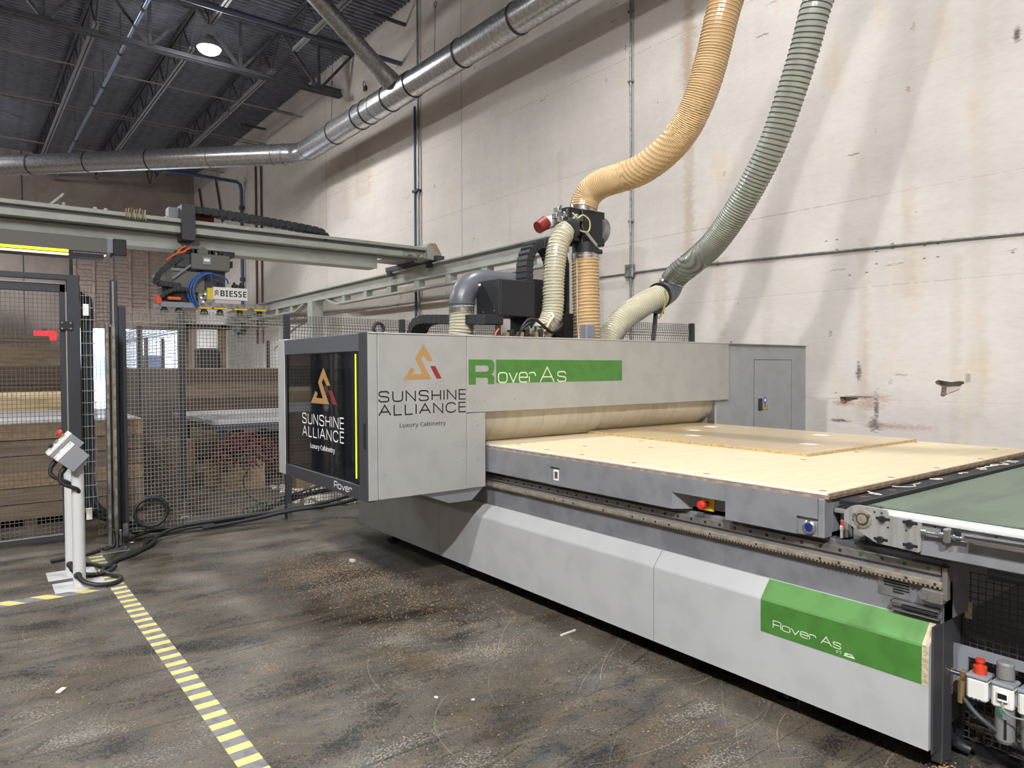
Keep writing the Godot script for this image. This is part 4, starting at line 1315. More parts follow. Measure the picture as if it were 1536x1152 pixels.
func build_gantry(t: Node3D) -> void:
	var X := -3.82
	var g := put(MB.new().box(V(-5.22, 1.50, -6.6), V(X - 0.035, 1.60, -1.86)).box(V(-5.24, 0.72, -2.6), V(-5.19, 1.66, -1.84)).box(V(-5.2, 0.705, -2.66), V(X - 0.03, 0.72, -1.85)), "gantry_frame", M.dark_grey, t)
	var pan := func(z0: float, z1: float, y0: float, y1: float, x: float, called: String, m: Material) -> MeshInstance3D:
		return put(MB.new().box(V(x - 0.04, y0, z0), V(x, y1, z1), 0.003), called, m, t)
	pan.call(-1.895, -1.832, 0.708, 1.71, X, "corner_strip", M.shell_grey)
	var lp: Node3D = pan.call(-2.533, -1.898, 0.708, 1.71, X, "gantry_panel", M.shell_grey)
	var bp: Node3D = pan.call(-5.345, -2.536, 1.207, 1.71, X, "gantry_panel", M.shell_grey)
	var np: Node3D = pan.call(-2.682, -2.536, 0.71, 1.203, X + 0.001, "gantry_panel", M.shell_grey)
	put(MB.new().box(V(-3.95, 0.71, -2.68), V(-3.85, 1.20, -2.66)), "portal_jamb", M.shell_grey, t)
	# screw covers
	for q in [[-2.61, 1.155], [-2.62, 1.12], [-2.615, 1.0], [-2.618, 0.90], [-2.61, 1.02]]:
		put(MB.new().cyl(V(X, q[0 + 1], q[0]), V(X + 0.0025, q[1], q[0]), 0.009, 0.007, 14), "screw_cover", M.leg_grey, np)
	for q in [[-2.60, 1.285], [-2.68, 1.285], [-2.93, 1.287], [-3.20, 1.286], [-3.45, 1.288], [-3.68, 1.288], [-3.76, 1.288]]:
		put(MB.new().cyl(V(X, q[1], q[0]), V(X + 0.002, q[1], q[0]), 0.007, 0.005, 12), "screw_cover", M.leg_grey, bp)
	for q in [[-1.94, 0.86], [-1.95, 0.80], [-2.0, 0.80], [-2.48, 1.0], [-2.50, 0.91], [-2.49, 0.84]]:
		put(MB.new().cyl(V(X, q[1], q[0]), V(X + 0.002, q[1], q[0]), 0.008, 0.006, 12), "screw_cover", M.leg_grey, lp)
	put(MB.new().box(V(-3.90, 1.708, -6.66), V(-3.815, 1.716, -1.832), 0.002), "top_trim", M.shell, t)
	# tapering tray under the left end
	var ft := MB.new()
	var tq := [V(-3.84, 0.708, -2.20), V(-3.84, 0.708, -2.68), V(-4.7, 0.708, -2.68), V(-4.7, 0.708, -2.20)]
	var bq := [V(-3.88, 0.618, -2.43), V(-3.88, 0.618, -2.61), V(-4.66, 0.618, -2.61), V(-4.66, 0.618, -2.43)]
	ft.poly(bq, V(0, -1, 0))
	ft.poly([tq[0], tq[1], bq[1], bq[0]], V(1, -0.4, 0).normalized())
	ft.poly([tq[1], tq[2], bq[2], bq[1]], V(0, -0.6, -0.8))
	ft.poly([tq[3], tq[0], bq[0], bq[3]], V(0, -0.9, 0.35).normalized())
	ft.poly([tq[2], tq[3], bq[3], bq[2]], V(-1, -0.4, 0).normalized())
	put(ft, "under_tray", M.leg_grey, t)
	# right leg with its cabinet door
	var XR := -3.845
	var rl := put(MB.new().box(V(-5.22, 0.05, -6.665), V(XR, 1.712, -5.20), 0.005), "right_leg", M.leg_grey, t)
	var dr := MB.new()
	dr.box(V(XR - 0.004, 0.5, -6.395), V(XR + 0.004, 1.563, -5.775), 0.003)
	var door := put(dr, "cabinet_door", M.leg_grey, rl)
	var seam := MB.new()
	for q in [[-6.403, -6.397, 0.5, 1.57], [-5.773, -5.767, 0.5, 1.57], [-6.403, -5.767, 1.565, 1.571]]:
		seam.box(V(XR, q[2], q[0]), V(XR + 0.0012, q[3], q[1]))
	put(seam, "door_gap", M.dark_grey, rl)
	put(MB.new().box(V(XR + 0.004, 1.088, -5.893), V(XR + 0.012, 1.203, -5.83), 0.003), "door_handle", M.black, rl, "black recessed handle")
	var sf := facing_x(V(XR + 0.0046, 0, 0))
	var ring := []
	for k in 25:
		ring.append(Vector2(5.945 + cos(TAU * k / 24) * 0.023, 1.185 + sin(TAU * k / 24) * 0.023))
	put(MB.new().ribbon(ring, 0.011, sf), "round_sticker", mat(g8(40, 66, 150), 0.5), rl, "blue and white round sticker")
	var disc := []
	for k in 16:
		disc.append(Vector2(5.945 + cos(TAU * k / 16) * 0.018, 1.185 + sin(TAU * k / 16) * 0.018))
	put(MB.new().prism(disc, sf, 0.0004).prism([Vector2(5.942, 1.172), Vector2(5.948, 1.172), Vector2(5.948, 1.198), Vector2(5.942, 1.198)], sf, 0.0002), "sticker_face", M.white_ink, rl)
	put(MB.new().prism([Vector2(5.905, 1.095), Vector2(5.985, 1.095), Vector2(5.945, 1.16)], sf, 0.0005), "warning_sticker", M.yellow, rl, "yellow warning triangle")
	put(MB.new().prism([Vector2(5.941, 1.103), Vector2(5.949, 1.103), Vector2(5.951, 1.125), Vector2(5.957, 1.122), Vector2(5.947, 1.145), Vector2(5.94, 1.128)], sf, 0.0009).ribbon([Vector2(5.905, 1.095), Vector2(5.985, 1.095), Vector2(5.945, 1.16), Vector2(5.905, 1.095)], 0.006, sf, 0.0008), "warning_mark", M.ink, rl)
	put(MB.new().box(V(-4.3, 1.71, -6.05), V(-4.285, 1.76, -6.035)), "top_pin", M.mid_grey, rl)
	put(MB.new().box(V(-3.93, 0.99, -5.205), V(-3.86, 1.205, -5.19)), "portal_jamb", M.clamp, t)
	# brush curtain under the beam: overlapping strips
	var z := -2.69
	var k := 0
	while z > -5.19:
		var w: float = [0.34, 0.21, 0.42, 0.16, 0.30][k % 5]
		if z < -4.3: w = [0.09, 0.06, 0.11, 0.08][k % 4]
		elif z < -3.55 and z > -3.9: w = 0.055
		var z2 := maxf(z - w, -5.195)
		var mb := MB.new()
		var o := rng.randf_range(-0.003, 0.003)
		var prof := []
		for i in 11:   # hangs down, bellies out, then is swept back where it drags on the board
			var u := i / 10.0
			prof.append(Vector2(-3.872 - 0.028 * u - 0.115 * pow(u, 3.2) + o * sin(u * PI), lerpf(1.215, 0.990 + (0.0165 if z < -3.80 else 0.0), u)))
		for i in 10:
			var nn := []
			for q in [i, i + 1]:
				var d: Vector2 = prof[mini(q + 1, 10)] - prof[maxi(q - 1, 0)]
				nn.append(V(-d.y, d.x, 0).normalized())
			var a := V(prof[i].x, prof[i].y, z)
			var a2 := V(prof[i].x, prof[i].y, z2 - 0.012)
			var b := V(prof[i + 1].x, prof[i + 1].y, z)
			var b2 := V(prof[i + 1].x, prof[i + 1].y, z2 - 0.012)
			mb.tri(a, a2, b, nn[0], nn[0], nn[1])
			mb.tri(a2, b2, b, nn[0], nn[1], nn[1])
			mb.poly([a, b, b - V(0.006, 0, 0), a - V(0.006, 0, 0)], V(0, 0, 1))
		put(mb, "curtain_strip", M.curtain, t)
		z = z2
		k += 1
	# company mark and lettering on the left panel
	logo(lp, facing_x(V(X + 0.0004, 0, 0)), 2.0725, 1.430, 0.2705, 0.221)
	var s1 := MB.new()
	lettering(s1, "SUNSHINE", facing_x(V(X + 0.0004, 1.299, -1.902)), 0.622, 0.061, 0.061, 0.0086, 0.026)
	lettering(s1, "ALLIANCE", facing_x(V(X + 0.0004, 1.2165, -1.902)), 0.622, 0.061, 0.061, 0.0086, 0.024)
	put(s1, "lettering", M.ink, lp)
	print_text("Luxury Cabinetry", 0.026, M.ink, lp, facing_x(V(X + 0.0008, 1.150, -2.205)), false, 1.2)
	# green mark on the beam
	var gm := MB.new()
	var gx := facing_x(V(X + 0.0004, 0, 0))
	var R := [Vector2(0, 0), Vector2(0, 1), Vector2(0.82, 1), Vector2(0.93, 0.96), Vector2(0.99, 0.86), Vector2(0.99, 0.62), Vector2(0.95, 0.47), Vector2(0.86, 0.40), Vector2(0.95, 0.35), Vector2(0.99, 0.26), Vector2(0.99, 0.0), Vector2(0.74, 0.0), Vector2(0.74, 0.20), Vector2(0.70, 0.27), Vector2(0.27, 0.27), Vector2(0.27, 0.0)]
	var Rw := []
	for p in R:
		Rw.append(Vector2(2.549 + p.x * 0.209, 1.391 + p.y * 0.165))
	gm.prism(Rw, gx, 0.0004)
	gm.poly([V(X + 0.0008, 1.398, -2.771), V(X + 0.0008, 1.556, -2.771), V(X + 0.0008, 1.556, -3.981), V(X + 0.0008, 1.398, -3.981)], V(1, 0, 0))
	put(gm, "green_mark", M.green, bp)
	var hole := []
	for p in [Vector2(0.26, 0.51), Vector2(0.26, 0.76), Vector2(0.68, 0.76), Vector2(0.75, 0.72), Vector2(0.77, 0.64), Vector2(0.75, 0.55), Vector2(0.68, 0.51)]:
		hole.append(Vector2(2.549 + p.x * 0.209, 1.391 + p.y * 0.165))
	put(MB.new().prism(hole, gx, 0.0009), "letter_counter", M.shell_grey, bp)
	var s2 := MB.new()
	lettering(s2, "over", facing_x(V(X + 0.0006, 1.402, -2.79)), 0.325, 0.066, 0.066, 0.0085, 0.018)
	lettering(s2, "A", facing_x(V(X + 0.0006, 1.400, -3.155)), 0.13, 0.105, 0.07, 0.0085, 0.02)
	lettering(s2, "s", facing_x(V(X + 0.0006, 1.402, -3.315)), 0.085, 0.07, 0.07, 0.0085, 0.02)
	put(s2, "lettering", M.cream_ink, bp)
	# glazed end with the status light
	var Z := -1.83
	put(MB.new().box(V(-5.235, 1.603, Z - 0.05), V(-3.94, 1.715, Z), 0.004), "door_rail", M.frame_top, t)
	var br := put(MB.new().box(V(-5.235, 0.70, Z - 0.05), V(-3.94, 0.788, Z), 0.004), "door_rail", M.frame_dark, t)
	put(MB.new().box(V(-3.94, 0.70, Z - 0.05), V(-3.822, 1.718, Z + 0.002), 0.004), "door_stile", M.frame_dark, t)
	put(MB.new().box(V(-5.235, 0.788, Z - 0.05), V(-5.19, 1.603, Z - 0.004)), "door_stile", M.black_gloss, t)
	var ls := put(MB.new().box(V(-4.025, 0.788, Z - 0.04), V(-3.94, 1.603, Z - 0.002)), "light_stile", M.black_gloss, t)
	put(MB.new().cyl(V(-3.985, 0.826, Z - 0.002), V(-3.985, 1.588, Z - 0.002), 0.0056, -1, 8), "status_light", M.led_yellow, ls, "thin yellow status light")
	put(MB.new().box(V(-3.87, 1.02, Z), V(-3.845, 1.17, Z + 0.006)), "door_grip", M.black_matt, t)
	var gl := put(MB.new().box(V(-5.19, 0.785, Z - 0.016), V(-4.025, 1.606, Z - 0.010)), "glass_pane", M.glass, t)
	put(MB.new().box(V(-5.385, 0.70, Z - 0.12), V(-5.237, 1.722, Z - 0.001), 0.006), "rear_corner_post", M.shell, t)
	# what stands inside behind the glass
	put(MB.new().box(V(-5.18, 0.74, -2.60), V(X - 0.05, 1.59, -2.56)), "inner_wall", M.frame_dark, t)
	put(MB.new().box(V(-4.78, 1.36, -2.46), V(-3.9, 1.50, -2.30), 0.01), "inner_beam", M.mid_grey, t)
	put(MB.new().box(V(-4.78, 1.25, -2.50), V(-3.9, 1.33, -2.22), 0.01), "inner_shelf", M.black, t)
	put(MB.new().box(V(-4.78, 0.98, -2.46), V(-4.0, 1.20, -2.40), 0.01), "inner_plate", M.dark_grey, t)
	put(MB.new().box(V(-4.76, 0.74, -2.44), V(-4.30, 0.98, -2.15), 0.01), "inner_case", M.black, t)
	for x in [-5.12, -5.02, -4.90]:
		put(MB.new().box(V(x - 0.03, 0.74, -2.3), V(x + 0.03, 1.59, -2.24)), "inner_post", M.black_gloss, t)
	# letters on the glass and on the lower rail
	var gz := Transform3D(Basis(), V(0, 0, Z - 0.0094))
	logo(gl, gz, -4.735, 1.262, 0.445, 0.245)
	var s3 := MB.new()
	lettering(s3, "SUNSHINE", Transform3D(Basis(), V(-4.90, 1.115, Z - 0.0094)), 0.715, 0.068, 0.068, 0.0085, 0.030)
	lettering(s3, "ALLIANCE", Transform3D(Basis(), V(-4.90, 1.025, Z - 0.0094)), 0.715, 0.068, 0.068, 0.0085, 0.030)
	put(s3, "lettering", M.white_ink, gl)
	print_text("Luxury Cabinetry", 0.032, M.white_ink, gl, Transform3D(Basis(), V(-4.545, 0.963, Z - 0.009)), false, 1.25)
	var s4 := MB.new()
	lettering(s4, "Rover", Transform3D(Basis(), V(-4.32, 0.728, Z + 0.0003)), 0.27, 0.040, 0.028, 0.006, 0.012)
	put(s4, "lettering", M.white_ink, br)
	# lifting eye on the corner
	var eye := PackedVector3Array()
	for i in 17:
		var a := PI * 2 * i / 16
		eye.append(V(-3.95, 1.745 + sin(a) * 0.034, -1.97 + cos(a) * 0.034))
	put(MB.new().sweep(eye, 0.011, 8, false).cyl(V(-3.95, 1.70, -1.97), V(-3.95, 1.72, -1.97), 0.02), "lifting_eye", M.black, t)


func logo(parent: Node3D, xf: Transform3D, x0: float, y0: float, w: float, h: float) -> void:
	var px := [[880, 268], [992, 470], [932, 473], [882, 392], [851, 437], [971, 681], [662, 683], [742, 540], [782, 565], [757, 618], [868, 620], [790, 437]]
	var q := []
	for p in px:
		q.append(Vector2(x0 + (p[0] - 662.0) / 430.0 * w, y0 + (683.0 - p[1]) / 415.0 * h))
	put(MB.new().prism(q, xf, 0.0004), "gold_mark", M.gold, parent)
	var r := []
	for p in [[960, 527], [1018, 525], [1092, 675], [1032, 677]]:
		r.append(Vector2(x0 + (p[0] - 662.0) / 430.0 * w, y0 + (683.0 - p[1]) / 415.0 * h))
	put(MB.new().prism(r, xf, 0.0004), "red_mark", M.crimson, parent)


# ---- on top of the gantry: spindle group, valve box, energy chains, hoses
func build_gantry_top() -> void:
	var t := thing("spindle_group", "black spindle housing with cabling on top of the router gantry", "machine head", V(-4.4, 1.60, -3.4))
	put(MB.new().box(V(-4.53, 1.895, -3.12), V(-4.235, 2.168, -3.10), 0.003).box(V(-4.53, 1.895, -3.45), V(-4.235, 2.168, -3.118), 0.004), "control_case", M.black, t)
	put(MB.new().box(V(-4.525, 2.135, -3.0995), V(-4.47, 2.155, -3.099)), "case_label", M.paper, t, "small white label")
	for x in [-4.29, -4.43]:
		put(MB.new().cyl(V(x, 1.93, -3.10), V(x, 1.93, -3.095), 0.006, -1, 10), "case_screw", M.clamp, t)
	put(MB.new().box(V(-4.52, 1.60, -3.62), V(-4.30, 2.20, -3.42), 0.004), "spindle_column", M.black_matt, t)
	put(MB.new().box(V(-4.5, 1.60, -3.95), V(-4.34, 1.95, -3.60), 0.004), "spindle_block", M.black, t)
	put(MB.new().lathe([Vector2(0.0, 1.60), Vector2(0.10, 1.60), Vector2(0.10, 2.40), Vector2(0.075, 2.5), Vector2(0.0, 2.52)], Transform3D(Basis(), V(-4.62, 0, -4.02)), 24), "spindle_motor", M.black_matt, t)
	put(MB.new().box(V(-4.35, 1.60, -3.08), V(-4.1, 1.70, -3.45), 0.004).box(V(-5.0, 1.60, -3.3), V(-4.5, 1.68, -2.7), 0.004), "head_plate", M.dark_grey, t)
	for q in [[-4.12, 3.30], [-4.10, 3.36]]:
		put(MB.new().box(V(q[0] - 0.03, 1.60, -q[1] - 0.025), V(q[0] + 0.03, 1.815, -q[1] + 0.025), 0.004), "air_cylinder", M.clamp, t)
	put(MB.new().box(V(-4.16, 1.60, -3.50), V(-4.10, 1.84, -3.44), 0.004), "valve_block", M.brass, t)
	put(MB.new().box(V(-4.14, 1.64, -3.93), V(-4.06, 1.845, -3.83), 0.006), "sensor_box", M.box_grey, t)
	put(MB.new().cyl(V(-4.10, 1.60, -3.88), V(-4.10, 1.64, -3.88), 0.014, -1, 10), "sensor_stem", M.red, t)
	for k in 9:   # valve terminals in front of the head
		put(MB.new().box(V(-4.10, 1.60, -2.98 - k * 0.045), V(-4.04, 1.74 + 0.05 * fmod(k * 0.37, 1.0), -3.01 - k * 0.045), 0.004), "valve", [M.dark_grey, M.brass, M.black][k % 3], t)
	var wires := [
		[M.cable, [V(-4.08, 1.76, -3.18), V(-4.06, 1.84, -3.22), V(-4.05, 1.86, -3.30), V(-4.05, 1.80, -3.40), V(-4.06, 1.77, -3.48), V(-4.08, 1.82, -3.58), V(-4.12, 1.86, -3.62)], 0.012],
		[M.cable, [V(-4.10, 1.70, -3.16), V(-4.04, 1.78, -3.17), V(-4.04, 1.83, -3.24), V(-4.07, 1.80, -3.28)], 0.009],
		[M.chip_pale, [V(-4.12, 1.72, -3.42), V(-4.08, 1.84, -3.46), V(-4.10, 1.90, -3.52), V(-4.2, 1.92, -3.54)], 0.010],
		[M.orange, [V(-4.28, 1.80, -3.50), V(-4.24, 1.94, -3.53), V(-4.25, 1.99, -3.56), V(-4.29, 1.96, -3.58)], 0.009],
		[M.cable, [V(-4.1, 1.62, -3.02), V(-4.04, 1.72, -3.06), V(-4.06, 1.70, -3.12), V(-4.1, 1.62, -3.14)], 0.008],
		[M.orange, [V(-4.11, 1.64, -2.94), V(-4.08, 1.75, -2.96), V(-4.1, 1.78, -3.0)], 0.007]]
	for w in wires:
		put(MB.new().sweep(smooth(w[1], 0.015), w[2], 8), "cable", w[0], t)
	# upright energy chain with a tight loop, low chain along the gantry
	var c1 := thing("energy_chain", "black energy chain standing in a tall loop beside the pale hose", "cable chain", V(-4.36, 1.62, -3.5))
	chain(c1, [V(-4.34, 1.70, -3.43), V(-4.34, 2.0, -3.43), V(-4.34, 2.28, -3.43), V(-4.34, 2.40, -3.455), V(-4.34, 2.475, -3.53), V(-4.34, 2.475, -3.62), V(-4.34, 2.40, -3.69), V(-4.34, 2.28, -3.72), V(-4.34, 2.0, -3.72), V(-4.34, 1.70, -3.72)], V(1, 0, 0), 0.13, 0.075, M.chain, 0.045)
	var c2 := thing("energy_chain", "black energy chain lying along the gantry top with its end turned down", "cable chain", V(-4.8, 1.60, -3.0))
	chain(c2, [V(-5.42, 1.62, -3.06), V(-5.41, 1.76, -3.06), V(-5.37, 1.86, -3.06), V(-5.28, 1.905, -3.06), V(-5.1, 1.91, -3.06), V(-4.7, 1.885, -3.06), V(-4.18, 1.855, -3.06)], V(0, 0, 1), 0.16, 0.075, M.chain, 0.07)
	put(MB.new().box(V(-5.46, 1.58, -3.14), V(-5.36, 1.63, -2.98)), "chain_foot", M.dark_grey, c2)
	# diverter box
	var v := thing("diverter_box", "black dust diverter box with hose clamps above the gantry", "valve box", V(-4.30, 2.50, -4.05))
	put(MB.new().box(V(-4.40, 2.515, -4.20), V(-4.225, 2.80, -3.94), 0.006), "box_body", M.black, v)
	put(MB.new().box(V(-4.42, 2.53, -3.942), V(-4.24, 2.80, -3.80), 0.006), "box_body", M.black_gloss, v)
	put(MB.new().cyl(V(-4.31, 2.66, -4.17), V(-4.31, 2.66, -4.235), 0.115, -1, 28), "round_flange", M.galv_dull, v)
	put(MB.new().cyl(V(-4.31, 2.79, -4.03), V(-4.31, 2.845, -4.03), 0.108, -1, 28), "collar", M.clamp, v)
	put(MB.new().cyl(V(-4.29, 2.435, -4.035), V(-4.29, 2.53, -4.035), 0.110, -1, 28), "collar", M.black, v)
	put(MB.new().cyl(V(-4.29, 2.40, -4.035), V(-4.29, 2.445, -4.035), 0.114, -1, 28), "hose_clamp", M.clamp, v)
	put(MB.new().cyl(V(-4.24, 2.575, -3.76), V(-4.24, 2.72, -3.90), 0.042, -1, 18), "pipe_stub", M.pvc, v)
	put(MB.new().sweep(smooth([V(-4.19, 2.74, -3.80), V(-4.17, 2.70, -3.84), V(-4.17, 2.73, -3.90), V(-4.17, 2.69, -3.97), V(-4.17, 2.61, -3.96), V(-4.17, 2.60, -3.88), V(-4.17, 2.64, -3.80), V(-4.19, 2.645, -3.72)], 0.012), 0.006, 6), "air_tube", mat(g8(210, 208, 130), 0.3), v, "thin yellowish air tube")
	put(MB.new().cyl(V(-4.19, 2.615, -3.93), V(-4.19, 2.505, -4.06), 0.016, -1, 12).cyl(V(-4.19, 2.505, -4.06), V(-4.19, 2.455, -4.125), 0.007, -1, 8), "air_cylinder", M.clamp, v)
	put(MB.new().box(V(-4.23, 2.44, -4.12), V(-4.17, 2.475, -4.02), 0.004).box(V(-4.22, 2.60, -3.95), V(-4.17, 2.63, -3.90), 0.004), "cylinder_bracket", M.black, v)
	put(MB.new().cyl(V(-4.33, 2.665, -3.64), V(-4.33, 2.615, -3.56), 0.055, 0.05, 20), "round_cap", mat(g8(132, 42, 40), 0.5), v, "dark red round cap")
	put(MB.new().cyl(V(-4.33, 2.70, -3.76), V(-4.33, 2.655, -3.64), 0.05, -1, 18), "pipe_stub", M.frl_white, v)
	for q in [[2.70, 3.66], [2.75, 3.68], [2.68, 3.72], [2.72, 3.74]]:
		put(MB.new().box(V(-4.26, q[0] - 0.02, -q[1] - 0.02), V(-4.20, q[0] + 0.02, -q[1] + 0.02), 0.004).cyl(V(-4.2, q[0], -q[1]), V(-4.17, q[0] + 0.03, -q[1] + 0.015), 0.009, -1, 8), "fitting", M.clamp, v)
	put(MB.new().cyl(V(-4.20, 2.585, -3.735), V(-4.225, 2.62, -3.80), 0.092, -1, 24), "hose_socket", M.black, v)
	# hoses
	var h1 := thing("dust_hose", "upper tan spiral hose sweeping up from the black diverter box out of the picture", "hose", V(-4.31, 2.8, -4.03))
	hose(h1, [V(-4.31, 2.82, -4.03), V(-4.30, 2.90, -4.05), V(-4.24, 2.97, -4.07), V(-4.12, 3.005, -4.08), V(-3.95, 3.015, -4.1), V(-3.72, 3.03, -4.1), V(-3.47, 3.115, -4.1), V(-3.29, 3.25, -4.1), V(-3.165, 3.44, -4.1), V(-3.085, 3.68, -4.12), V(-3.0, 4.02, -4.15), V(-2.92, 4.45, -4.3), V(-2.84, 5.1, -4.75), V(-2.78, 5.9, -5.6), V(-2.75, 6.5, -6.4)], 0.113, [[0.0, 0.022], [0.05, 0.017], [0.11, 0.0105], [0.2, 0.0105], [0.3, 0.0185], [0.36, 0.026], [1.0, 0.028]], M.hose_tan, M.hose_tan_coil, 0.0042)
	var h2 := thing("dust_hose", "short upright tan spiral hose between the diverter box and the gantry", "hose", V(-4.27, 1.6, -4.03))
	hose(h2, [V(-4.29, 2.43, -4.035), V(-4.285, 2.2, -4.035), V(-4.27, 1.95, -4.03), V(-4.26, 1.6, -4.03)], 0.109, [[0.0, 0.027], [1.0, 0.027]], M.hose_tan, M.hose_tan_coil, 0.006)
	put(MB.new().sweep(smooth([V(-4.28, 2.40, -3.93), V(-4.26, 2.1, -3.915), V(-4.25, 1.85, -3.91), V(-4.24, 1.7, -3.92)], 0.02), 0.006, 6), "ground_wire", M.chip_pale, h2)
	var h3 := thing("dust_hose", "pale spiral hose hanging from the diverter box in front of the energy chain", "hose", V(-4.2, 1.62, -3.6))
	hose(h3, [V(-4.215, 2.60, -3.755), V(-4.20, 2.54, -3.695), V(-4.195, 2.44, -3.645), V(-4.195, 2.30, -3.618), V(-4.195, 2.15, -3.605), V(-4.195, 1.99, -3.60), V(-4.195, 1.88, -3.575), V(-4.20, 1.79, -3.50), V(-4.22, 1.71, -3.42), V(-4.25, 1.64, -3.34)], 0.083, [[0.0, 0.0255], [1.0, 0.0255]], M.hose_pale, M.hose_pale_coil)
	var h4 := thing("dust_hose", "pale spiral hose slanting from the gantry up to the grey elbow on the right", "hose", V(-4.4, 1.62, -4.4))
	hose(h4, [V(-4.44, 2.17, -5.14), V(-4.43, 2.135, -5.02), V(-4.42, 2.06, -4.85), V(-4.40, 1.95, -4.62), V(-4.37, 1.83, -4.45), V(-4.33, 1.66, -4.27)], 0.108, [[0.0, 0.0275], [1.0, 0.0275]], M.hose_pale, M.hose_pale_coil)
	var h5 := thing("dust_hose", "long grey-green spiral hose rising along the wall on the right", "hose", V(-4.46, 2.2, -5.3))
	hose(h5, [V(-4.43, 2.32, -5.3), V(-4.36, 2.385, -5.3), V(-4.215, 2.46, -5.3), V(-3.97, 2.605, -5.3), V(-3.745, 2.825, -5.3), V(-3.545, 3.075, -5.3), V(-3.36, 3.365, -5.3), V(-3.21, 3.705, -5.3), V(-3.085, 4.035, -5.3), V(-2.965, 4.40, -5.3), V(-2.8, 5.0, -5.45), V(-2.62, 5.8, -5.9), V(-2.5, 6.5, -6.45)], 0.115, [[0.0, 0.010], [0.08, 0.011], [0.17, 0.022], [0.30, 0.040], [1.0, 0.044]], M.hose_green, M.hose_green_coil, 0.0045)
	var h6 := thing("dust_hose", "short pale spiral hose below the grey elbow at the left of the gantry top", "hose", V(-4.6, 1.6, -3.0))
	hose(h6, [V(-4.60, 1.985, -3.01), V(-4.60, 1.85, -3.01), V(-4.61, 1.74, -3.0), V(-4.63, 1.6, -2.98)], 0.098, [[0.0, 0.024], [1.0, 0.024]], M.hose_pale, M.hose_pale_coil)
	var e := thing("hose_elbow", "smooth dark grey pipe elbow left of the black control case", "elbow", V(-4.6, 1.96, -3.02))
	put(MB.new().sweep(smooth([V(-4.60, 1.965, -3.01), V(-4.60, 2.03, -3.012), V(-4.60, 2.10, -3.045), V(-4.60, 2.155, -3.11), V(-4.60, 2.18, -3.20), V(-4.60, 2.18, -3.32), V(-4.60, 2.18, -3.5)], 0.02), 0.101, 28), "elbow_pipe", M.pvc, e)
	put(MB.new().cyl(V(-4.60, 1.995, -3.01), V(-4.60, 2.015, -3.01), 0.107, -1, 28), "rim", M.pvc, e)
	put(MB.new().cyl(V(-4.60, 1.93, -3.01), V(-4.60, 1.968, -3.01), 0.103, -1, 28), "hose_clamp", M.clamp, e)
	var j := thing("hose_elbow", "smooth dark grey elbow joining the grey-green hose to the slanting pale hose", "elbow", V(-4.46, 2.15, -5.22))
	put(MB.new().sweep(smooth([V(-4.445, 2.175, -5.13), V(-4.455, 2.195, -5.20), V(-4.455, 2.225, -5.255), V(-4.45, 2.265, -5.29), V(-4.43, 2.325, -5.30)], 0.012), 0.117, 28), "elbow_pipe", M.pvc, j)
	put(MB.new().cyl(V(-4.443, 2.172, -5.122), V(-4.448, 2.18, -5.15), 0.126, -1, 28), "hose_clamp", M.black, j)
	put(MB.new().cyl(V(-4.436, 2.30, -5.297), V(-4.43, 2.318, -5.30), 0.122, -1, 28), "hose_clamp", M.clamp, j)
	put(MB.new().bar(V(-4.45, 2.05, -5.10), V(-4.33, 1.60, -4.90), 0.03, 0.07), "support_arm", M.black, j)
	put(MB.new().bar(V(-4.36, 2.03, -4.85), V(-4.42, 2.03, -5.14), 0.05, 0.05), "support_arm", M.black, j)
	put(MB.new().sweep(smooth([V(-4.33, 2.22, -5.08), V(-4.32, 2.12, -5.08), V(-4.33, 2.03, -5.06), V(-4.36, 1.95, -5.03)], 0.02), 0.008, 6), "ground_wire", mat(g8(150, 150, 70), 0.5), j)


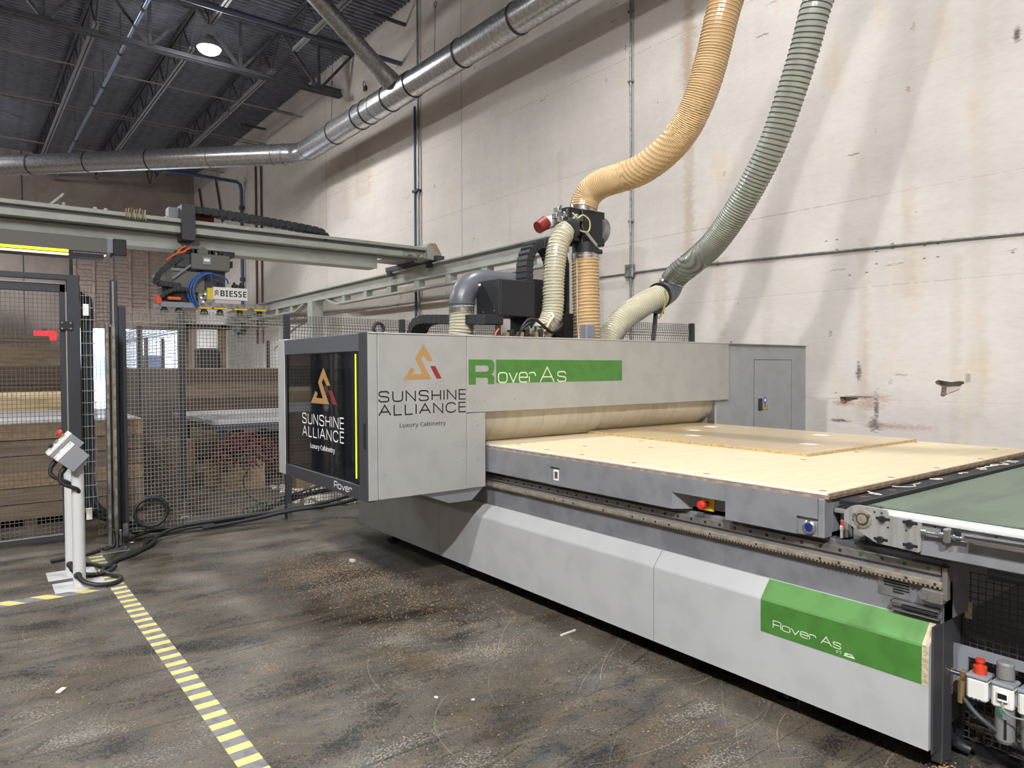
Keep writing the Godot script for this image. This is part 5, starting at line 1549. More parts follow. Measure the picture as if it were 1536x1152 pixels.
# ---- outfeed belt
func build_outfeed() -> void:
	var g := thing("gap_grating", "black perforated grating strip between the router bed and the outfeed belt", "grating", V(-1.4, 0.93, -3.9))
	var gr := MB.new()
	for k in 8:
		gr.box(V(-1.462 + k * 0.012, 0.950, -5.05), V(-1.457 + k * 0.012, 0.957, -2.80))
	var z := -2.80
	while z > -5.05:
		gr.box(V(-1.462, 0.951, z - 0.005), V(-1.372, 0.956, z))
		z -= 0.0125
	put(gr, "grid_bars", M.dark_grey, g).set_meta("kind", "stuff")
	put(MB.new().box(V(-1.466, 0.935, -5.05), V(-1.37, 0.948, -2.80)), "strip_base", M.black_matt, g)
	put(MB.new().box(V(-1.374, 0.935, -5.05), V(-1.366, 0.962, -2.77)), "strip_edge", M.black, g)
	for q in [-2.93, -3.18, -3.4, -3.75, -4.2, -4.7]:
		put(MB.new().cyl(V(-1.43, 0.955, q), V(-1.43, 0.9585, q), 0.018, -1, 12), "screw_head", M.rust, g)
	# curled shavings lying on the strip
	var shav := [[-3.33, 0.10], [-3.62, 0.03], [-3.9, 0.03], [-4.15, 0.05], [-4.25, 0.05], [-4.38, 0.05], [-4.46, 0.04], [-4.6, 0.04], [-3.0, 0.015]]
	for q in shav:
		var p := []
		for k in 6:
			p.append(V(-1.42 + rng.randf_range(-0.035, 0.035), 0.962 + rng.randf_range(0, 0.006), q[0] + (k - 2.5) * 0.4 * q[1] + rng.randf_range(-0.008, 0.008)))
		solo(MB.new().sweep(smooth(p, 0.006), 0.0022, 5), "wood_shaving", M.chip_pale, "pale curled wood shaving on the black grating, " + ["long one", "first small one behind the long one", "second small one behind the long one", "front one of the far cluster", "second one of the far cluster", "middle one of the far cluster", "fourth one of the far cluster", "rearmost one", "tiny one near the router corner"][shav.find(q)], "shaving", p[0], WORLD, "shavings on the grating")
	var t := thing("outfeed_conveyor", "outfeed conveyor with green belt and bright aluminium side plate", "conveyor", V(-0.3, 0.0, -3.9))
	# belt wraps the nose roller
	var b := MB.new()
	b.box(V(-1.33, 0.949, -5.02), V(1.2, 0.9545, -2.80))
	b.cyl(V(-1.33, 0.908, -5.02), V(-1.33, 0.908, -2.80), 0.0465, -1, 28)
	put(b, "belt", M.belt, t)
	put(MB.new().box(V(-1.29, 0.94, -2.80), V(1.2, 0.947, -2.70), 0.001).box(V(-1.20, 0.935, -2.742), V(1.2, 0.9495, -2.698), 0.002), "edge_rail", M.edge_alu, t, "bright aluminium edge rail")
	put(MB.new().box(V(-1.12, 0.815, -2.80), V(1.2, 0.935, -2.712), 0.003), "side_beam", M.bed_grey, t)
	put(MB.new().box(V(-1.05, 0.82, -5.0), V(1.2, 0.93, -4.93), 0.003), "side_beam", M.bed_grey, t)
	# shaped side plate with slots
	var out := []
	for k in 13:
		var a := PI / 2 + PI * 0.62 * k / 12.0
		out.append(Vector2(-1.335 + 0.058 * cos(a), 0.912 + 0.052 * sin(a)))
	out.append_array([Vector2(-1.268, 0.832), Vector2(-1.118, 0.826), Vector2(-1.112, 0.832), Vector2(-1.108, 0.932), Vector2(-1.112, 0.938), Vector2(-1.222, 0.944), Vector2(-1.232, 0.962), Vector2(-1.30, 0.964)])
	var pl := put(MB.new().prism(out, Transform3D(Basis(), V(0, 0, -2.708)), 0.012), "side_plate", M.aluminium, t)
	for q in [[-1.244, 0.927], [-1.147, 0.929], [-1.251, 0.848], [-1.146, 0.846]]:
		var sl := MB.new()
		sl.box(V(q[0] - 0.026, q[1] - 0.0055, -2.6965), V(q[0] + 0.026, q[1] + 0.0055, -2.6955))
		put(sl, "slot", M.black_matt, pl)
		put(MB.new().cyl(V(q[0], q[1], -2.697), V(q[0], q[1], -2.684), 0.0125, -1, 18).cyl(V(q[0], q[1], -2.684), V(q[0], q[1], -2.683), 0.006, -1, 6), "cap_screw", M.black, pl)
	put(MB.new().cyl(V(-1.318, 0.915, -2.697), V(-1.318, 0.915, -2.690), 0.034, -1, 28), "bearing_housing", M.rack, pl)
	put(MB.new().cyl(V(-1.318, 0.915, -2.690), V(-1.318, 0.915, -2.688), 0.024, -1, 24), "bearing_ring", M.dark_grey, pl)
	put(MB.new().cyl(V(-1.318, 0.915, -2.690), V(-1.318, 0.915, -2.685), 0.018, -1, 20), "bearing_face", M.rack, pl)
	for a in [0.6, 2.7, 4.3]:
		put(MB.new().cyl(V(-1.318 + cos(a) * 0.032, 0.915 + sin(a) * 0.032, -2.69), V(-1.318 + cos(a) * 0.032, 0.915 + sin(a) * 0.032, -2.684), 0.006, -1, 10), "bearing_screw", M.clamp, pl)
	for q in [[-1.275, 0.948], [-1.248, 0.948], [-1.355, 0.925], [-1.355, 0.905], [-1.225, 0.898], [-1.16, 0.899]]:
		put(MB.new().cyl(V(q[0], q[1], -2.696), V(q[0], q[1], -2.6952), 0.0045, -1, 10), "pin_hole", M.dark_grey, pl)
	# belt tensioner and handle
	var tn := MB.new()
	tn.cyl(V(-1.105, 0.905, -2.69), V(-0.965, 0.905, -2.69), 0.0055, -1, 10)
	tn.cyl(V(-1.105, 0.905, -2.69), V(-1.09, 0.905, -2.69), 0.010, -1, 6).cyl(V(-1.043, 0.905, -2.69), V(-1.033, 0.905, -2.69), 0.011, -1, 6).cyl(V(-1.005, 0.905, -2.69), V(-0.995, 0.905, -2.69), 0.011, -1, 6)
	put(tn, "tension_rod", M.clamp, t)
	put(MB.new().box(V(-1.05, 0.890, -2.7135), V(-0.985, 0.922, -2.711)), "beam_slot", M.black_matt, t)
	put(MB.new().box(V(-1.031, 0.882, -2.712), V(-1.006, 0.934, -2.672), 0.006), "tension_block", M.clamp, t)
	var hd := MB.new()
	hd.cyl(V(-0.96, 0.912, -2.675), V(-0.45, 0.912, -2.675), 0.0125, -1, 18)
	hd.cyl(V(-0.945, 0.912, -2.675), V(-0.945, 0.912, -2.712), 0.008, -1, 10).cyl(V(-0.48, 0.912, -2.675), V(-0.48, 0.912, -2.712), 0.008, -1, 10)
	put(hd, "pull_handle", M.chrome, t)
	for x in [-1.07, -0.88, -0.6]:
		put(MB.new().cyl(V(x, 0.925, -2.713), V(x, 0.925, -2.7115), 0.004, -1, 8), "pin_hole", M.black, t)
	# under the belt: bed end stop, cross frame and legs
	var en := MB.new()
	en.box(V(-1.485, 0.90, -2.90), V(-1.37, 0.918, -2.79), 0.003).box(V(-1.47, 0.80, -2.88), V(-1.44, 0.90, -2.82)).box(V(-1.43, 0.79, -2.92), V(-1.38, 0.90, -2.84), 0.004)
	put(en, "nose_support", M.mid_grey, t)
	put(MB.new().cyl(V(-1.455, 0.80, -2.80), V(-1.455, 0.832, -2.80), 0.006, -1, 8).cyl(V(-1.455, 0.832, -2.80), V(-1.455, 0.85, -2.80), 0.008, -1, 8), "sensor", M.frl_white, t)
	put(MB.new().cyl(V(-1.452, 0.85, -2.80), V(-1.452, 0.866, -2.80), 0.006, -1, 8), "sensor_lamp", M.red, t)
	put(MB.new().box(V(-1.0, 0.70, -4.9), V(1.2, 0.815, -3.0), 0.004), "under_tray", M.dark_grey, t)
	for x in [-0.3, 1.0]:
		for zz in [-2.85, -4.85]:
			put(MB.new().box(V(x - 0.04, 0.0, zz - 0.04), V(x + 0.04, 0.82, zz + 0.04), 0.004), "leg", M.bed_grey, t)


# ---- air preparation set and guard under the conveyor
func build_air_unit() -> void:
	var g := thing("mesh_guard", "black wire mesh guard under the outfeed conveyor", "guard", V(-0.6, 0.0, -3.05))
	var w := MB.new()
	var z := -3.05
	for k in 60:
		var x := -1.10 + k * 0.026
		w.box(V(x, 0.05, z), V(x + 0.003, 0.70, z + 0.003))
	for k in 27:
		w.box(V(-1.10, 0.05 + k * 0.025, z + 0.001), V(0.45, 0.053 + k * 0.025, z + 0.004))
	put(w, "wire_mesh", M.dark_grey, g).set_meta("kind", "stuff")
	put(MB.new().box(V(-1.115, 0.0, z - 0.02), V(-1.095, 0.71, z + 0.015)).box(V(0.45, 0.0, z - 0.02), V(0.47, 0.71, z + 0.015)).box(V(-1.115, 0.0, z - 0.02), V(0.47, 0.03, z + 0.01)), "guard_frame", M.black, g)
	put(MB.new().box(V(-1.09, 0.52, z + 0.005), V(-1.065, 0.585, z + 0.008)), "paper_tag", M.masking, g)
	var t := thing("air_filter_set", "white and grey compressed-air filter and regulator set with an orange-red knob", "air unit", V(-0.9, 0.2, -2.9))
	var zp := -2.965
	var bk := MB.new()
	bk.box(V(-1.105, 0.25, zp - 0.012), V(-1.05, 0.436, zp)).box(V(-1.05, 0.40, zp - 0.012), V(-0.3, 0.436, zp)).box(V(-1.05, 0.25, zp - 0.012), V(-0.3, 0.285, zp))
	put(bk, "mounting_plate", M.box_grey, t)
	var bx := [-0.985, -0.905, -0.825]
	for i in 3:
		var x: float = bx[i]
		var body := put(MB.new().box(V(x - 0.034, 0.285, -2.93), V(x + 0.034, 0.365, -2.86), 0.008), "module_body", M.frl_white, t)
		put(MB.new().box(V(x - 0.036, 0.363, -2.935), V(x + 0.036, 0.378, -2.857), 0.005), "module_cap", M.box_grey, body)
		put(MB.new().box(V(x + 0.034, 0.30, -2.92), V(x + 0.046, 0.355, -2.875), 0.004), "coupling", M.box_grey, body)
		if i == 0:
			put(MB.new().lathe([Vector2(0.0, 0.378), Vector2(0.022, 0.378), Vector2(0.022, 0.405), Vector2(0.012, 0.407), Vector2(0.012, 0.418), Vector2(0.016, 0.42), Vector2(0.016, 0.43), Vector2(0.0, 0.432)], Transform3D(Basis(), V(x, 0, -2.895)), 12), "shut_off_knob", M.frl_red, body, "orange-red shut-off knob")
			for q in [-0.014, 0.0, 0.012]:
				put(MB.new().cyl(V(x + q, 0.292, -2.86), V(x + q, 0.292, -2.8585), 0.003, -1, 8), "screw", M.dark_grey, body)
		elif i == 1:
			put(MB.new().lathe([Vector2(0.0, 0.378), Vector2(0.024, 0.378), Vector2(0.024, 0.385), Vector2(0.028, 0.39), Vector2(0.028, 0.44), Vector2(0.023, 0.447), Vector2(0.0, 0.449)], Transform3D(Basis(), V(x, 0, -2.895)), 20), "regulator_knob", M.mid_grey, body, "grey regulator knob")
			put(MB.new().box(V(x - 0.012, 0.316, -2.86), V(x + 0.022, 0.35, -2.848), 0.003), "pressure_display", M.paper, body)
			put(MB.new().box(V(x - 0.009, 0.326, -2.848), V(x + 0.019, 0.345, -2.8472)), "display_face", M.black_gloss, body)
		else:
			put(MB.new().cyl(V(x, 0.378, -2.895), V(x, 0.40, -2.895), 0.02, -1, 16), "top_plug", M.box_grey, body)
		if i > 0:
			var bowl := put(MB.new().lathe([Vector2(0.0, 0.155), Vector2(0.024, 0.158), Vector2(0.030, 0.17), Vector2(0.032, 0.285), Vector2(0.0, 0.286)], Transform3D(Basis(), V(x, 0, -2.895)), 22), "filter_bowl", M.mid_grey, t)
			put(MB.new().box(V(x + 0.006, 0.18, -2.866), V(x + 0.014, 0.25, -2.8625)), "sight_slot", M.black, bowl)
			put(MB.new().box(V(x - 0.008, 0.262, -2.866), V(x + 0.004, 0.28, -2.860)), "green_latch", mat(g8(40, 140, 100), 0.4), bowl, "green latch")
	put(MB.new().sweep(smooth([V(-0.898, 0.318, -2.848), V(-0.896, 0.302, -2.835), V(-0.87, 0.285, -2.83), V(-0.83, 0.285, -2.835)], 0.008), 0.0035, 6), "sensor_cable", M.mid_grey, t)
	# brass inlet with its hose and clamps
	put(MB.new().cyl(V(-1.092, 0.352, -2.895), V(-1.02, 0.352, -2.895), 0.010, -1, 14), "inlet_pipe", M.chrome, t)
	put(MB.new().cyl(V(-1.092, 0.365, -2.895), V(-1.092, 0.30, -2.895), 0.016, -1, 14), "inlet_elbow", M.brass, t)
	put(MB.new().cyl(V(-1.095, 0.31, -2.895), V(-1.10, 0.255, -2.895), 0.019, -1, 16), "hose_end", M.brass, t)
	for q in [0.27, 0.285, 0.30]:
		put(MB.new().cyl(V(-1.096, q, -2.895), V(-1.096, q + 0.006, -2.895), 0.022, -1, 18).box(V(-1.125, q - 0.002, -2.89), V(-1.115, q + 0.01, -2.875)), "wire_clamp", M.clamp, t)
	put(MB.new().box(V(-1.045, 0.34, -2.905), V(-1.025, 0.372, -2.88), 0.003), "brass_block", M.brass, t)
	put(MB.new().cyl(V(-1.04, 0.335, -2.89), V(-1.045, 0.25, -2.89), 0.016, 0.012, 14), "drain_cock", M.brass, t)
	put(MB.new().sweep(smooth([V(-1.10, 0.26, -2.895), V(-1.10, 0.20, -2.90), V(-1.105, 0.12, -2.92), V(-1.10, 0.05, -2.98), V(-1.05, 0.03, -3.0)], 0.02), 0.02, 12), "air_hose", M.black, t)
	put(MB.new().sweep(smooth([V(-1.03, 0.27, -2.88), V(-0.98, 0.235, -2.86), V(-0.92, 0.19, -2.88), V(-0.86, 0.14, -2.93)], 0.02), 0.009, 8), "drain_tube", M.dark_grey, t)


# ---- loading bridge with its runway and gripper
func build_loading_bridge() -> void:
	var r := thing("bridge_runway", "pale grey steel runway beam along the wall carrying the loading bridge", "runway", V(-16, 0, -6.9))
	var x0 := -25.3
	var x1 := -7.3
	var z := -6.9
	put(MB.new().box(V(x0, 3.455, z - 0.10), V(x1, 3.485, z + 0.10), 0.004), "top_flange", M.crane, r)
	put(MB.new().box(V(x0, 3.235, z - 0.01), V(x1, 3.455, z + 0.01)), "web", M.crane, r)
	put(MB.new().box(V(x0, 3.21, z - 0.09), V(x1, 3.24, z + 0.09), 0.004), "middle_flange", M.crane, r)
	for q in [[x0, -18.7], [-15.9, x1]]:
		put(MB.new().box(V(q[0], 3.03, z - 0.08), V(q[1], 3.075, z + 0.08), 0.004), "lower_flange", M.crane, r)
	put(MB.new().bar(V(-18.7, 3.05, z), V(-18.0, 3.22, z), 0.16, 0.04), "knee_plate", M.crane, r)
	put(MB.new().bar(V(-15.9, 3.05, z), V(-16.6, 3.22, z), 0.16, 0.04), "knee_plate", M.crane, r)
	var x := x0 + 0.6
	while x < x1:
		if x < -18.8 or x > -15.8:
			put(MB.new().box(V(x - 0.09, 3.07, z - 0.075), V(x + 0.09, 3.215, z + 0.075), 0.004), "spacer", M.crane, r)
		x += 1.15
	for px in [-17.4, -7.42, -25.0]:
		put(MB.new().box(V(px - (0.16 if px < -8 else 0.1), 0.02, z - 0.15), V(px + (0.16 if px < -8 else 0.1), 3.22, z + 0.15), 0.008).box(V(px - 0.25, 0.0, z - 0.22), V(px + 0.25, 0.02, z + 0.22)), "post", M.crane, r)
	# bridge girder across the hall
	var b := thing("loading_bridge", "pale grey loading bridge girder spanning the hall above the fence", "bridge", V(-11.5, 3.3, -3.0))
	var zl := 4.0
	var zr := -6.68
	put(MB.new().box(V(-11.62, 3.69, zr), V(-11.36, 3.745, zl), 0.004), "top_rail", M.crane, b)
	put(MB.new().box(V(-11.62, 3.635, zr), V(-11.43, 3.69, zl)), "rail_web", M.crane_dark, b)
	put(MB.new().box(V(-11.64, 3.545, zr), V(-11.40, 3.636, zl), 0.004), "front_rail", M.crane, b)
	put(MB.new().box(V(-11.82, 3.53, zr + 0.1), V(-11.56, 3.70, zl)), "core_beam", M.crane_dark, b)
	put(MB.new().box(V(-11.95, 3.315, zr + 0.9), V(-11.62, 3.535, zl), 0.006), "lower_girder", M.crane, b)
	var cap := MB.new()
	cap.prism([Vector2(-6.66, 3.53), Vector2(-6.66, 3.77), Vector2(-6.72, 3.83), Vector2(-6.84, 3.83), Vector2(-6.97, 3.64), Vector2(-6.97, 3.51)], side(-11.34), 0.5)
	put(cap, "end_cap", M.crane, b)
	put(MB.new().poly_box([V(-11.34 + 0.002, 3.65, -6.96), V(-11.80, 3.65, -6.96), V(-11.80, 3.828, -6.845), V(-11.34 + 0.002, 3.828, -6.845)], V(0, 0.55, -0.84)), "cap_cover", M.masking, b)
	put(MB.new().poly_box([V(-11.338, 3.655, -6.955), V(-11.338, 3.655, -6.86), V(-11.338, 3.825, -6.74), V(-11.338, 3.825, -6.84)], V(1, 0, 0)), "cap_cover", mat(g8(176, 152, 116), 0.6), b, "tan cover on the end cap")
	var am := MB.new()
	var ap := facing_x(V(-11.3985, 0, 0))
	am.ribbon([Vector2(6.28, 3.575), Vector2(6.40, 3.575)], 0.012, ap).prism([Vector2(6.34, 3.56), Vector2(6.34, 3.59), Vector2(6.28, 3.575)], ap, 0.0004)
	am.ribbon([Vector2(6.45, 3.605), Vector2(6.50, 3.58), Vector2(6.55, 3.605)], 0.014, ap).ribbon([Vector2(6.50, 3.58), Vector2(6.50, 3.55)], 0.014, ap)
	am.ribbon([Vector2(6.20, 3.553), Vector2(6.62, 3.553), Vector2(6.62, 3.622), Vector2(6.20, 3.622), Vector2(6.20, 3.553)], 0.008, ap)
	put(am, "axis_mark", M.ink, b)
	# truck that rolls on the runway
	var tr := MB.new()
	tr.box(V(-13.3, 3.50, -6.98), V(-11.25, 3.60, -6.80), 0.006)
	put(tr, "end_truck", mat(g8(70, 74, 84), 0.5), b)
	put(MB.new().box(V(-13.2, 3.485, -6.86), V(-11.35, 3.50, -6.79)), "truck_rail", M.black, b)
	for wx in [-13.1, -11.5]:
		put(MB.new().cyl(V(wx, 3.46, -6.83), V(wx, 3.46, -6.77), 0.06, -1, 14).box(V(wx - 0.1, 3.40, -6.82), V(wx + 0.1, 3.5, -6.78)), "truck_wheel", M.black, b)
	put(MB.new().box(V(-12.8, 3.6, -6.85), V(-11.9, 3.66, -6.2), 0.004), "truck_plate", M.crane, b)
	for q in [-0.9, -1.35, -1.48, -2.28, -3.1]:
		put(MB.new().box(V(-11.6, 3.745, q - 0.02), V(-11.5, 3.80 if q < -1.2 else 3.78, q + 0.02)), "rail_clip", M.crane, b)
	put(MB.new().bar(V(-11.6, 3.76, -0.80), V(-11.6, 3.95, -0.98), 0.03, 0.03).cyl(V(-11.6, 3.745, -0.98), V(-11.6, 3.83, -0.98), 0.02), "cable_bracket", M.crane, b)
	var wl := [mat(g8(168, 120, 92), 0.6), mat(g8(170, 160, 110), 0.6), mat(g8(110, 120, 96), 0.6), M.masking]
	for k in 8:
		var p := -1.72 - k * 0.035
		put(MB.new().sweep(smooth([V(-11.5, 3.745, p), V(-11.42, 3.80 + 0.015 * (k % 3), p - 0.01), V(-11.36, 3.78, p + 0.01), V(-11.34, 3.66, p)], 0.04), 0.009, 6), "wire_loop", wl[k % 4], b)
	# grey arm with light strips, under the bridge at the left edge
	var a := thing("light_bar_arm", "dark grey overhead arm with a yellow light strip and black end cap", "light bar", V(-11.3, 3.05, 0.5))
	put(MB.new().box(V(-11.6, 3.13, -1.46), V(-11.28, 3.335, zl), 0.004), "arm_housing", M.crane_dark, a)
	put(MB.new().box(V(-11.62, 3.105, -1.70), V(-11.27, 3.34, -1.53), 0.01), "end_cap", M.black, a)
	put(MB.new().box(V(-11.6, 3.14, -1.53), V(-11.285, 3.33, -1.42)), "end_plate", M.box_grey, a)
	put(MB.new().box(V(-11.6, 3.055, -1.42), V(-11.29, 3.13, zl), 0.004), "lower_profile", M.black, a)
	put(MB.new().box(V(-11.40, 3.098, -1.0), V(-11.278, 3.138, zl), 0.004), "yellow_light_strip", M.led_yellow, a)
	put(MB.new().box(V(-11.40, 3.058, -1.0), V(-11.28, 3.086, zl), 0.004), "white_light_strip", M.led_white, a)
	put(MB.new().box(V(-11.45, 3.10, -1.45), V(-11.277, 3.118, -1.05)), "chrome_trim", M.chrome, a)
	# carriage, chain and gripper
	var g := thing("panel_gripper", "panel gripper head with blue air hoses hanging from the loading bridge", "gripper", V(-11.5, 2.4, -2.8))
	put(MB.new().box(V(-11.66, 3.43, -2.63), V(-11.30, 3.965, -2.44), 0.004), "carriage_plate", M.dark_grey, g)
	put(MB.new().box(V(-11.72, 3.76, -2.44), V(-11.50, 3.93, -2.30)), "junction_box", M.box_grey, g)
	put(MB.new().box(V(-11.78, 3.745, -2.98), V(-11.62, 3.90, -2.64), 0.01), "red_cover", mat(g8(128, 34, 34), 0.5), g, "dark red cover")
	chain(g, [V(-11.5, 3.915, -2.64), V(-11.5, 3.91, -3.1), V(-11.5, 3.885, -3.7), V(-11.5, 3.855, -4.25), V(-11.5, 3.835, -4.5), V(-11.5, 3.81, -4.66), V(-11.5, 3.74, -4.74), V(-11.5, 3.66, -4.755)], V(1, 0, 0), 0.22, 0.11, M.chain, 0.115)
	put(MB.new().box(V(-11.95, 3.26, -3.25), V(-11.5, 3.34, -2.45)).box(V(-11.6, 3.2, -2.9), V(-11.4, 3.32, -2.6)), "trolley_plate", M.black, g)
	put(MB.new().cyl(V(-11.35, 3.28, -2.74), V(-11.5, 3.28, -2.74), 0.075, -1, 18), "trolley_motor", M.crane_dark, g)
	put(MB.new().box(V(-11.75, 3.005, -3.12), V(-11.30, 3.245, -2.56), 0.012), "drive_case", M.crane_dark, g)
	put(MB.new().box(V(-11.70, 3.02, -2.56), V(-11.34, 3.23, -2.36), 0.012), "drive_case", M.dark_grey, g)
	put(MB.new().box(V(-11.72, 3.08, -3.19), V(-11.4, 3.18, -3.12), 0.006), "motor_end", M.black, g)
	put(MB.new().box(V(-11.30, 3.08, -2.84), V(-11.285, 3.20, -2.72), 0.003), "terminal_box", M.box_grey, g)
	put(MB.new().box(V(-11.285, 3.13, -2.82), V(-11.283, 3.17, -2.74)), "terminal_label", M.paper, g)
	for k in 8:
		put(MB.new().box(V(-11.66, 3.25, -3.08 + k * 0.06), V(-11.4, 3.30 + 0.02 * (k % 2), -3.05 + k * 0.06)), "valve", [M.dark_grey, M.black, M.brass][k % 3], g)
	put(MB.new().box(V(-11.72, 2.72, -3.08), V(-11.42, 3.02, -2.72), 0.006), "lift_column", M.frame_dark, g)
	put(MB.new().box(V(-11.72, 2.66, -2.76), V(-11.36, 2.97, -2.30), 0.006), "lift_case", M.crane_dark, g)
	put(MB.new().box(V(-11.74, 2.50, -2.62), V(-11.40, 2.72, -2.18), 0.006), "turn_unit", M.black, g)
	put(MB.new().bar(V(-11.33, 2.84, -2.30), V(-11.33, 3.08, -2.58), 0.03, 0.03), "stay_rod", M.mid_grey, g)
	put(MB.new().cyl(V(-11.36, 2.98, -2.28), V(-11.36, 2.98, -2.5), 0.03, -1, 12), "cross_tube", M.mid_grey, g)
	chain(g, [V(-11.4, 3.20, -2.46), V(-11.4, 3.10, -2.34), V(-11.4, 2.98, -2.20), V(-11.4, 2.88, -2.11), V(-11.4, 2.81, -2.09), V(-11.4, 2.77, -2.13), V(-11.4, 2.755, -2.25), V(-11.4, 2.74, -2.45)], V(1, 0, 0), 0.16, 0.08, M.chain, 0.06)
	chain(g, [V(-11.38, 2.66, -2.58), V(-11.38, 2.70, -2.46), V(-11.38, 2.68, -2.32), V(-11.38, 2.62, -2.2), V(-11.38, 2.56, -2.15)], V(1, 0, 0), 0.14, 0.06, M.chain, 0.06)
	for q in [[3.28, -2.42, -2.56], [3.22, -2.24, -2.50], [3.16, -2.3, -2.46], [3.30, -2.36, -2.5]]:
		put(MB.new().sweep(smooth([V(-11.38, q[0] - 0.1, q[1]), V(-11.35, q[0], (q[1] + q[2]) / 2), V(-11.36, q[0] + 0.04, q[2])], 0.04), 0.016, 6), "orange_cable", M.orange, g)
	put(MB.new().box(V(-11.42, 2.46, -2.16), V(-11.34, 2.58, -2.08), 0.008), "orange_plug", mat(g8(222, 84, 58), 0.5), g)
	put(MB.new().box(V(-11.40, 2.53, -2.42), V(-11.33, 2.575, -2.24), 0.008), "orange_cable", M.orange, g)
	# sign bar
	var s := put(MB.new().box(V(-11.40, 2.57, -3.39), V(-11.33, 2.76, -2.875), 0.005), "name_bar", M.frl_white, g)
	print_text("BIESSE", 0.092, M.ink, s, facing_x(V(-11.3292, 2.665, -3.175)), true, 1.0)
	var mk := MB.new()
	for k in 3:
		mk.ribbon([Vector2(2.895, 2.63 + k * 0.027), Vector2(2.925, 2.63 + k * 0.027 + 0.025), Vector2(2.955, 2.63 + k * 0.027 + 0.012)], 0.013, facing_x(V(-11.3292, 0, 0)))
	put(mk, "name_mark", M.ink, s)
	put(MB.new().box(V(-11.41, 2.56, -2.88), V(-11.335, 2.74, -2.79), 0.004), "yellow_bracket", mat(g8(212, 192, 60), 0.5), g)
	put(MB.new().box(V(-11.5, 2.50, -2.9), V(-11.34, 2.66, -2.66), 0.006), "valve_island", M.clamp, g)
	for k in 6:
		put(MB.new().cyl(V(-11.36, 2.48 + 0.03 * k, -2.70 - 0.03 * (k % 3)), V(-11.32, 2.49 + 0.03 * k, -2.70 - 0.03 * (k % 3)), 0.018, -1, 8), "fitting", [M.black, M.clamp][k % 2], g)
	for q in [-2.98, -3.2, -3.30]:
		put(MB.new().box(V(-11.42, 2.765, q - 0.05), V(-11.34, 2.82, q + 0.03), 0.006).cyl(V(-11.38, 2.82, q), V(-11.38, 2.85, q), 0.02, -1, 8), "vacuum_valve", M.black, g)
	# blue air lines
	for q in [[0.0, -2.60], [0.035, -2.63], [-0.03, -2.57]]:
		put(MB.new().sweep(smooth([V(-11.33 + q[0], 2.44, q[1] - 0.03), V(-11.32 + q[0], 2.62, q[1] + 0.05), V(-11.32 + q[0], 2.80, q[1] + 0.02), V(-11.32 + q[0], 2.92, q[1] - 0.10), V(-11.32 + q[0], 2.96, q[1] - 0.22)], 0.03), 0.015, 7), "air_line", M.cable_blue, g)
	for q in [[-2.84, 2.82], [-3.09, 2.82]]:
		put(MB.new().sweep(smooth([V(-11.32, 2.955, -2.70), V(-11.31, 2.96, -2.80), V(-11.31, 2.91, lerpf(-2.84, q[0], 0.8)), V(-11.33, q[1], q[0] - 0.01)], 0.03), 0.012, 6), "air_line", M.cable_blue, g)
	# suction beam with yellow pads
	put(MB.new().box(V(-11.42, 2.44, -3.74), V(-11.32, 2.51, -2.62), 0.004), "suction_beam", M.galv_dull, g)
	put(MB.new().box(V(-11.9, 2.42, -2.62), V(-11.34, 2.50, -2.14), 0.004), "suction_beam", M.box_grey, g)
	for q in [-2.75, -2.98, -3.28, -3.58]:
		put(MB.new().box(V(-11.43, 2.415, q - 0.1), V(-11.31, 2.442, q + 0.1), 0.004), "yellow_pad", M.yellow, g)
		put(MB.new().lathe([Vector2(0.03, 0.0), Vector2(0.05, -0.03), Vector2(0.06, -0.07), Vector2(0.075, -0.09), Vector2(0.0, -0.09)], Transform3D(Basis(), V(-11.37, 2.415, q)), 14), "suction_cup", M.black, g)
	for q in [-2.2, -2.4]:
		put(MB.new().lathe([Vector2(0.03, 0.0), Vector2(0.05, -0.03), Vector2(0.06, -0.07), Vector2(0.0, -0.08)], Transform3D(Basis(), V(-11.4, 2.42, q)), 14), "suction_cup", M.black, g)


# ---- safety fence
func mesh_panel(o: Node3D, p0: Vector3, p1: Vector3, h0: float, h1: float, m: Material, crimp := false, px := 0.03, py := 0.034) -> void:
	var mb := MB.new()
	var d := p1 - p0
	var l := d.length()
	d = d / l
	var side_d := V(-d.z, 0, d.x)
	var w := 0.002
	var rows := []
	var y := h0
	while y <= h1:
		rows.append(y)
		y += py
	for k in int(l / px) + 1:
		var p := p0 + d * minf(k * px, l)
		if crimp:
			var prof := [[h0, 0.0], [h1 - 0.18, 0.0], [h1 - 0.12, 0.02], [h1 - 0.06, 0.0], [h1, 0.0]]
			for i in prof.size() - 1:
				mb.bar(p + V(0, prof[i][0], 0) + side_d * prof[i][1], p + V(0, prof[i + 1][0], 0) + side_d * prof[i + 1][1], 2 * w, 2 * w)
		else:
			mb.box(p + V(-w, h0, -w), p + V(w, h1, w))
	for yy in rows:
		mb.bar(p0 + V(0, yy, 0), p1 + V(0, yy, 0), 2 * w, 2 * w)
	if crimp:
		for q in [0.03, 0.06, 0.09, 0.12, 0.15]:
			mb.bar(p0 + V(0, h1 - q, 0) + side_d * (0.02 if q > 0.08 else 0.01), p1 + V(0, h1 - q, 0) + side_d * (0.02 if q > 0.08 else 0.01), 2.4 * w, 2.4 * w)
	put(mb, "wire_mesh", m, o).set_meta("kind", "stuff")


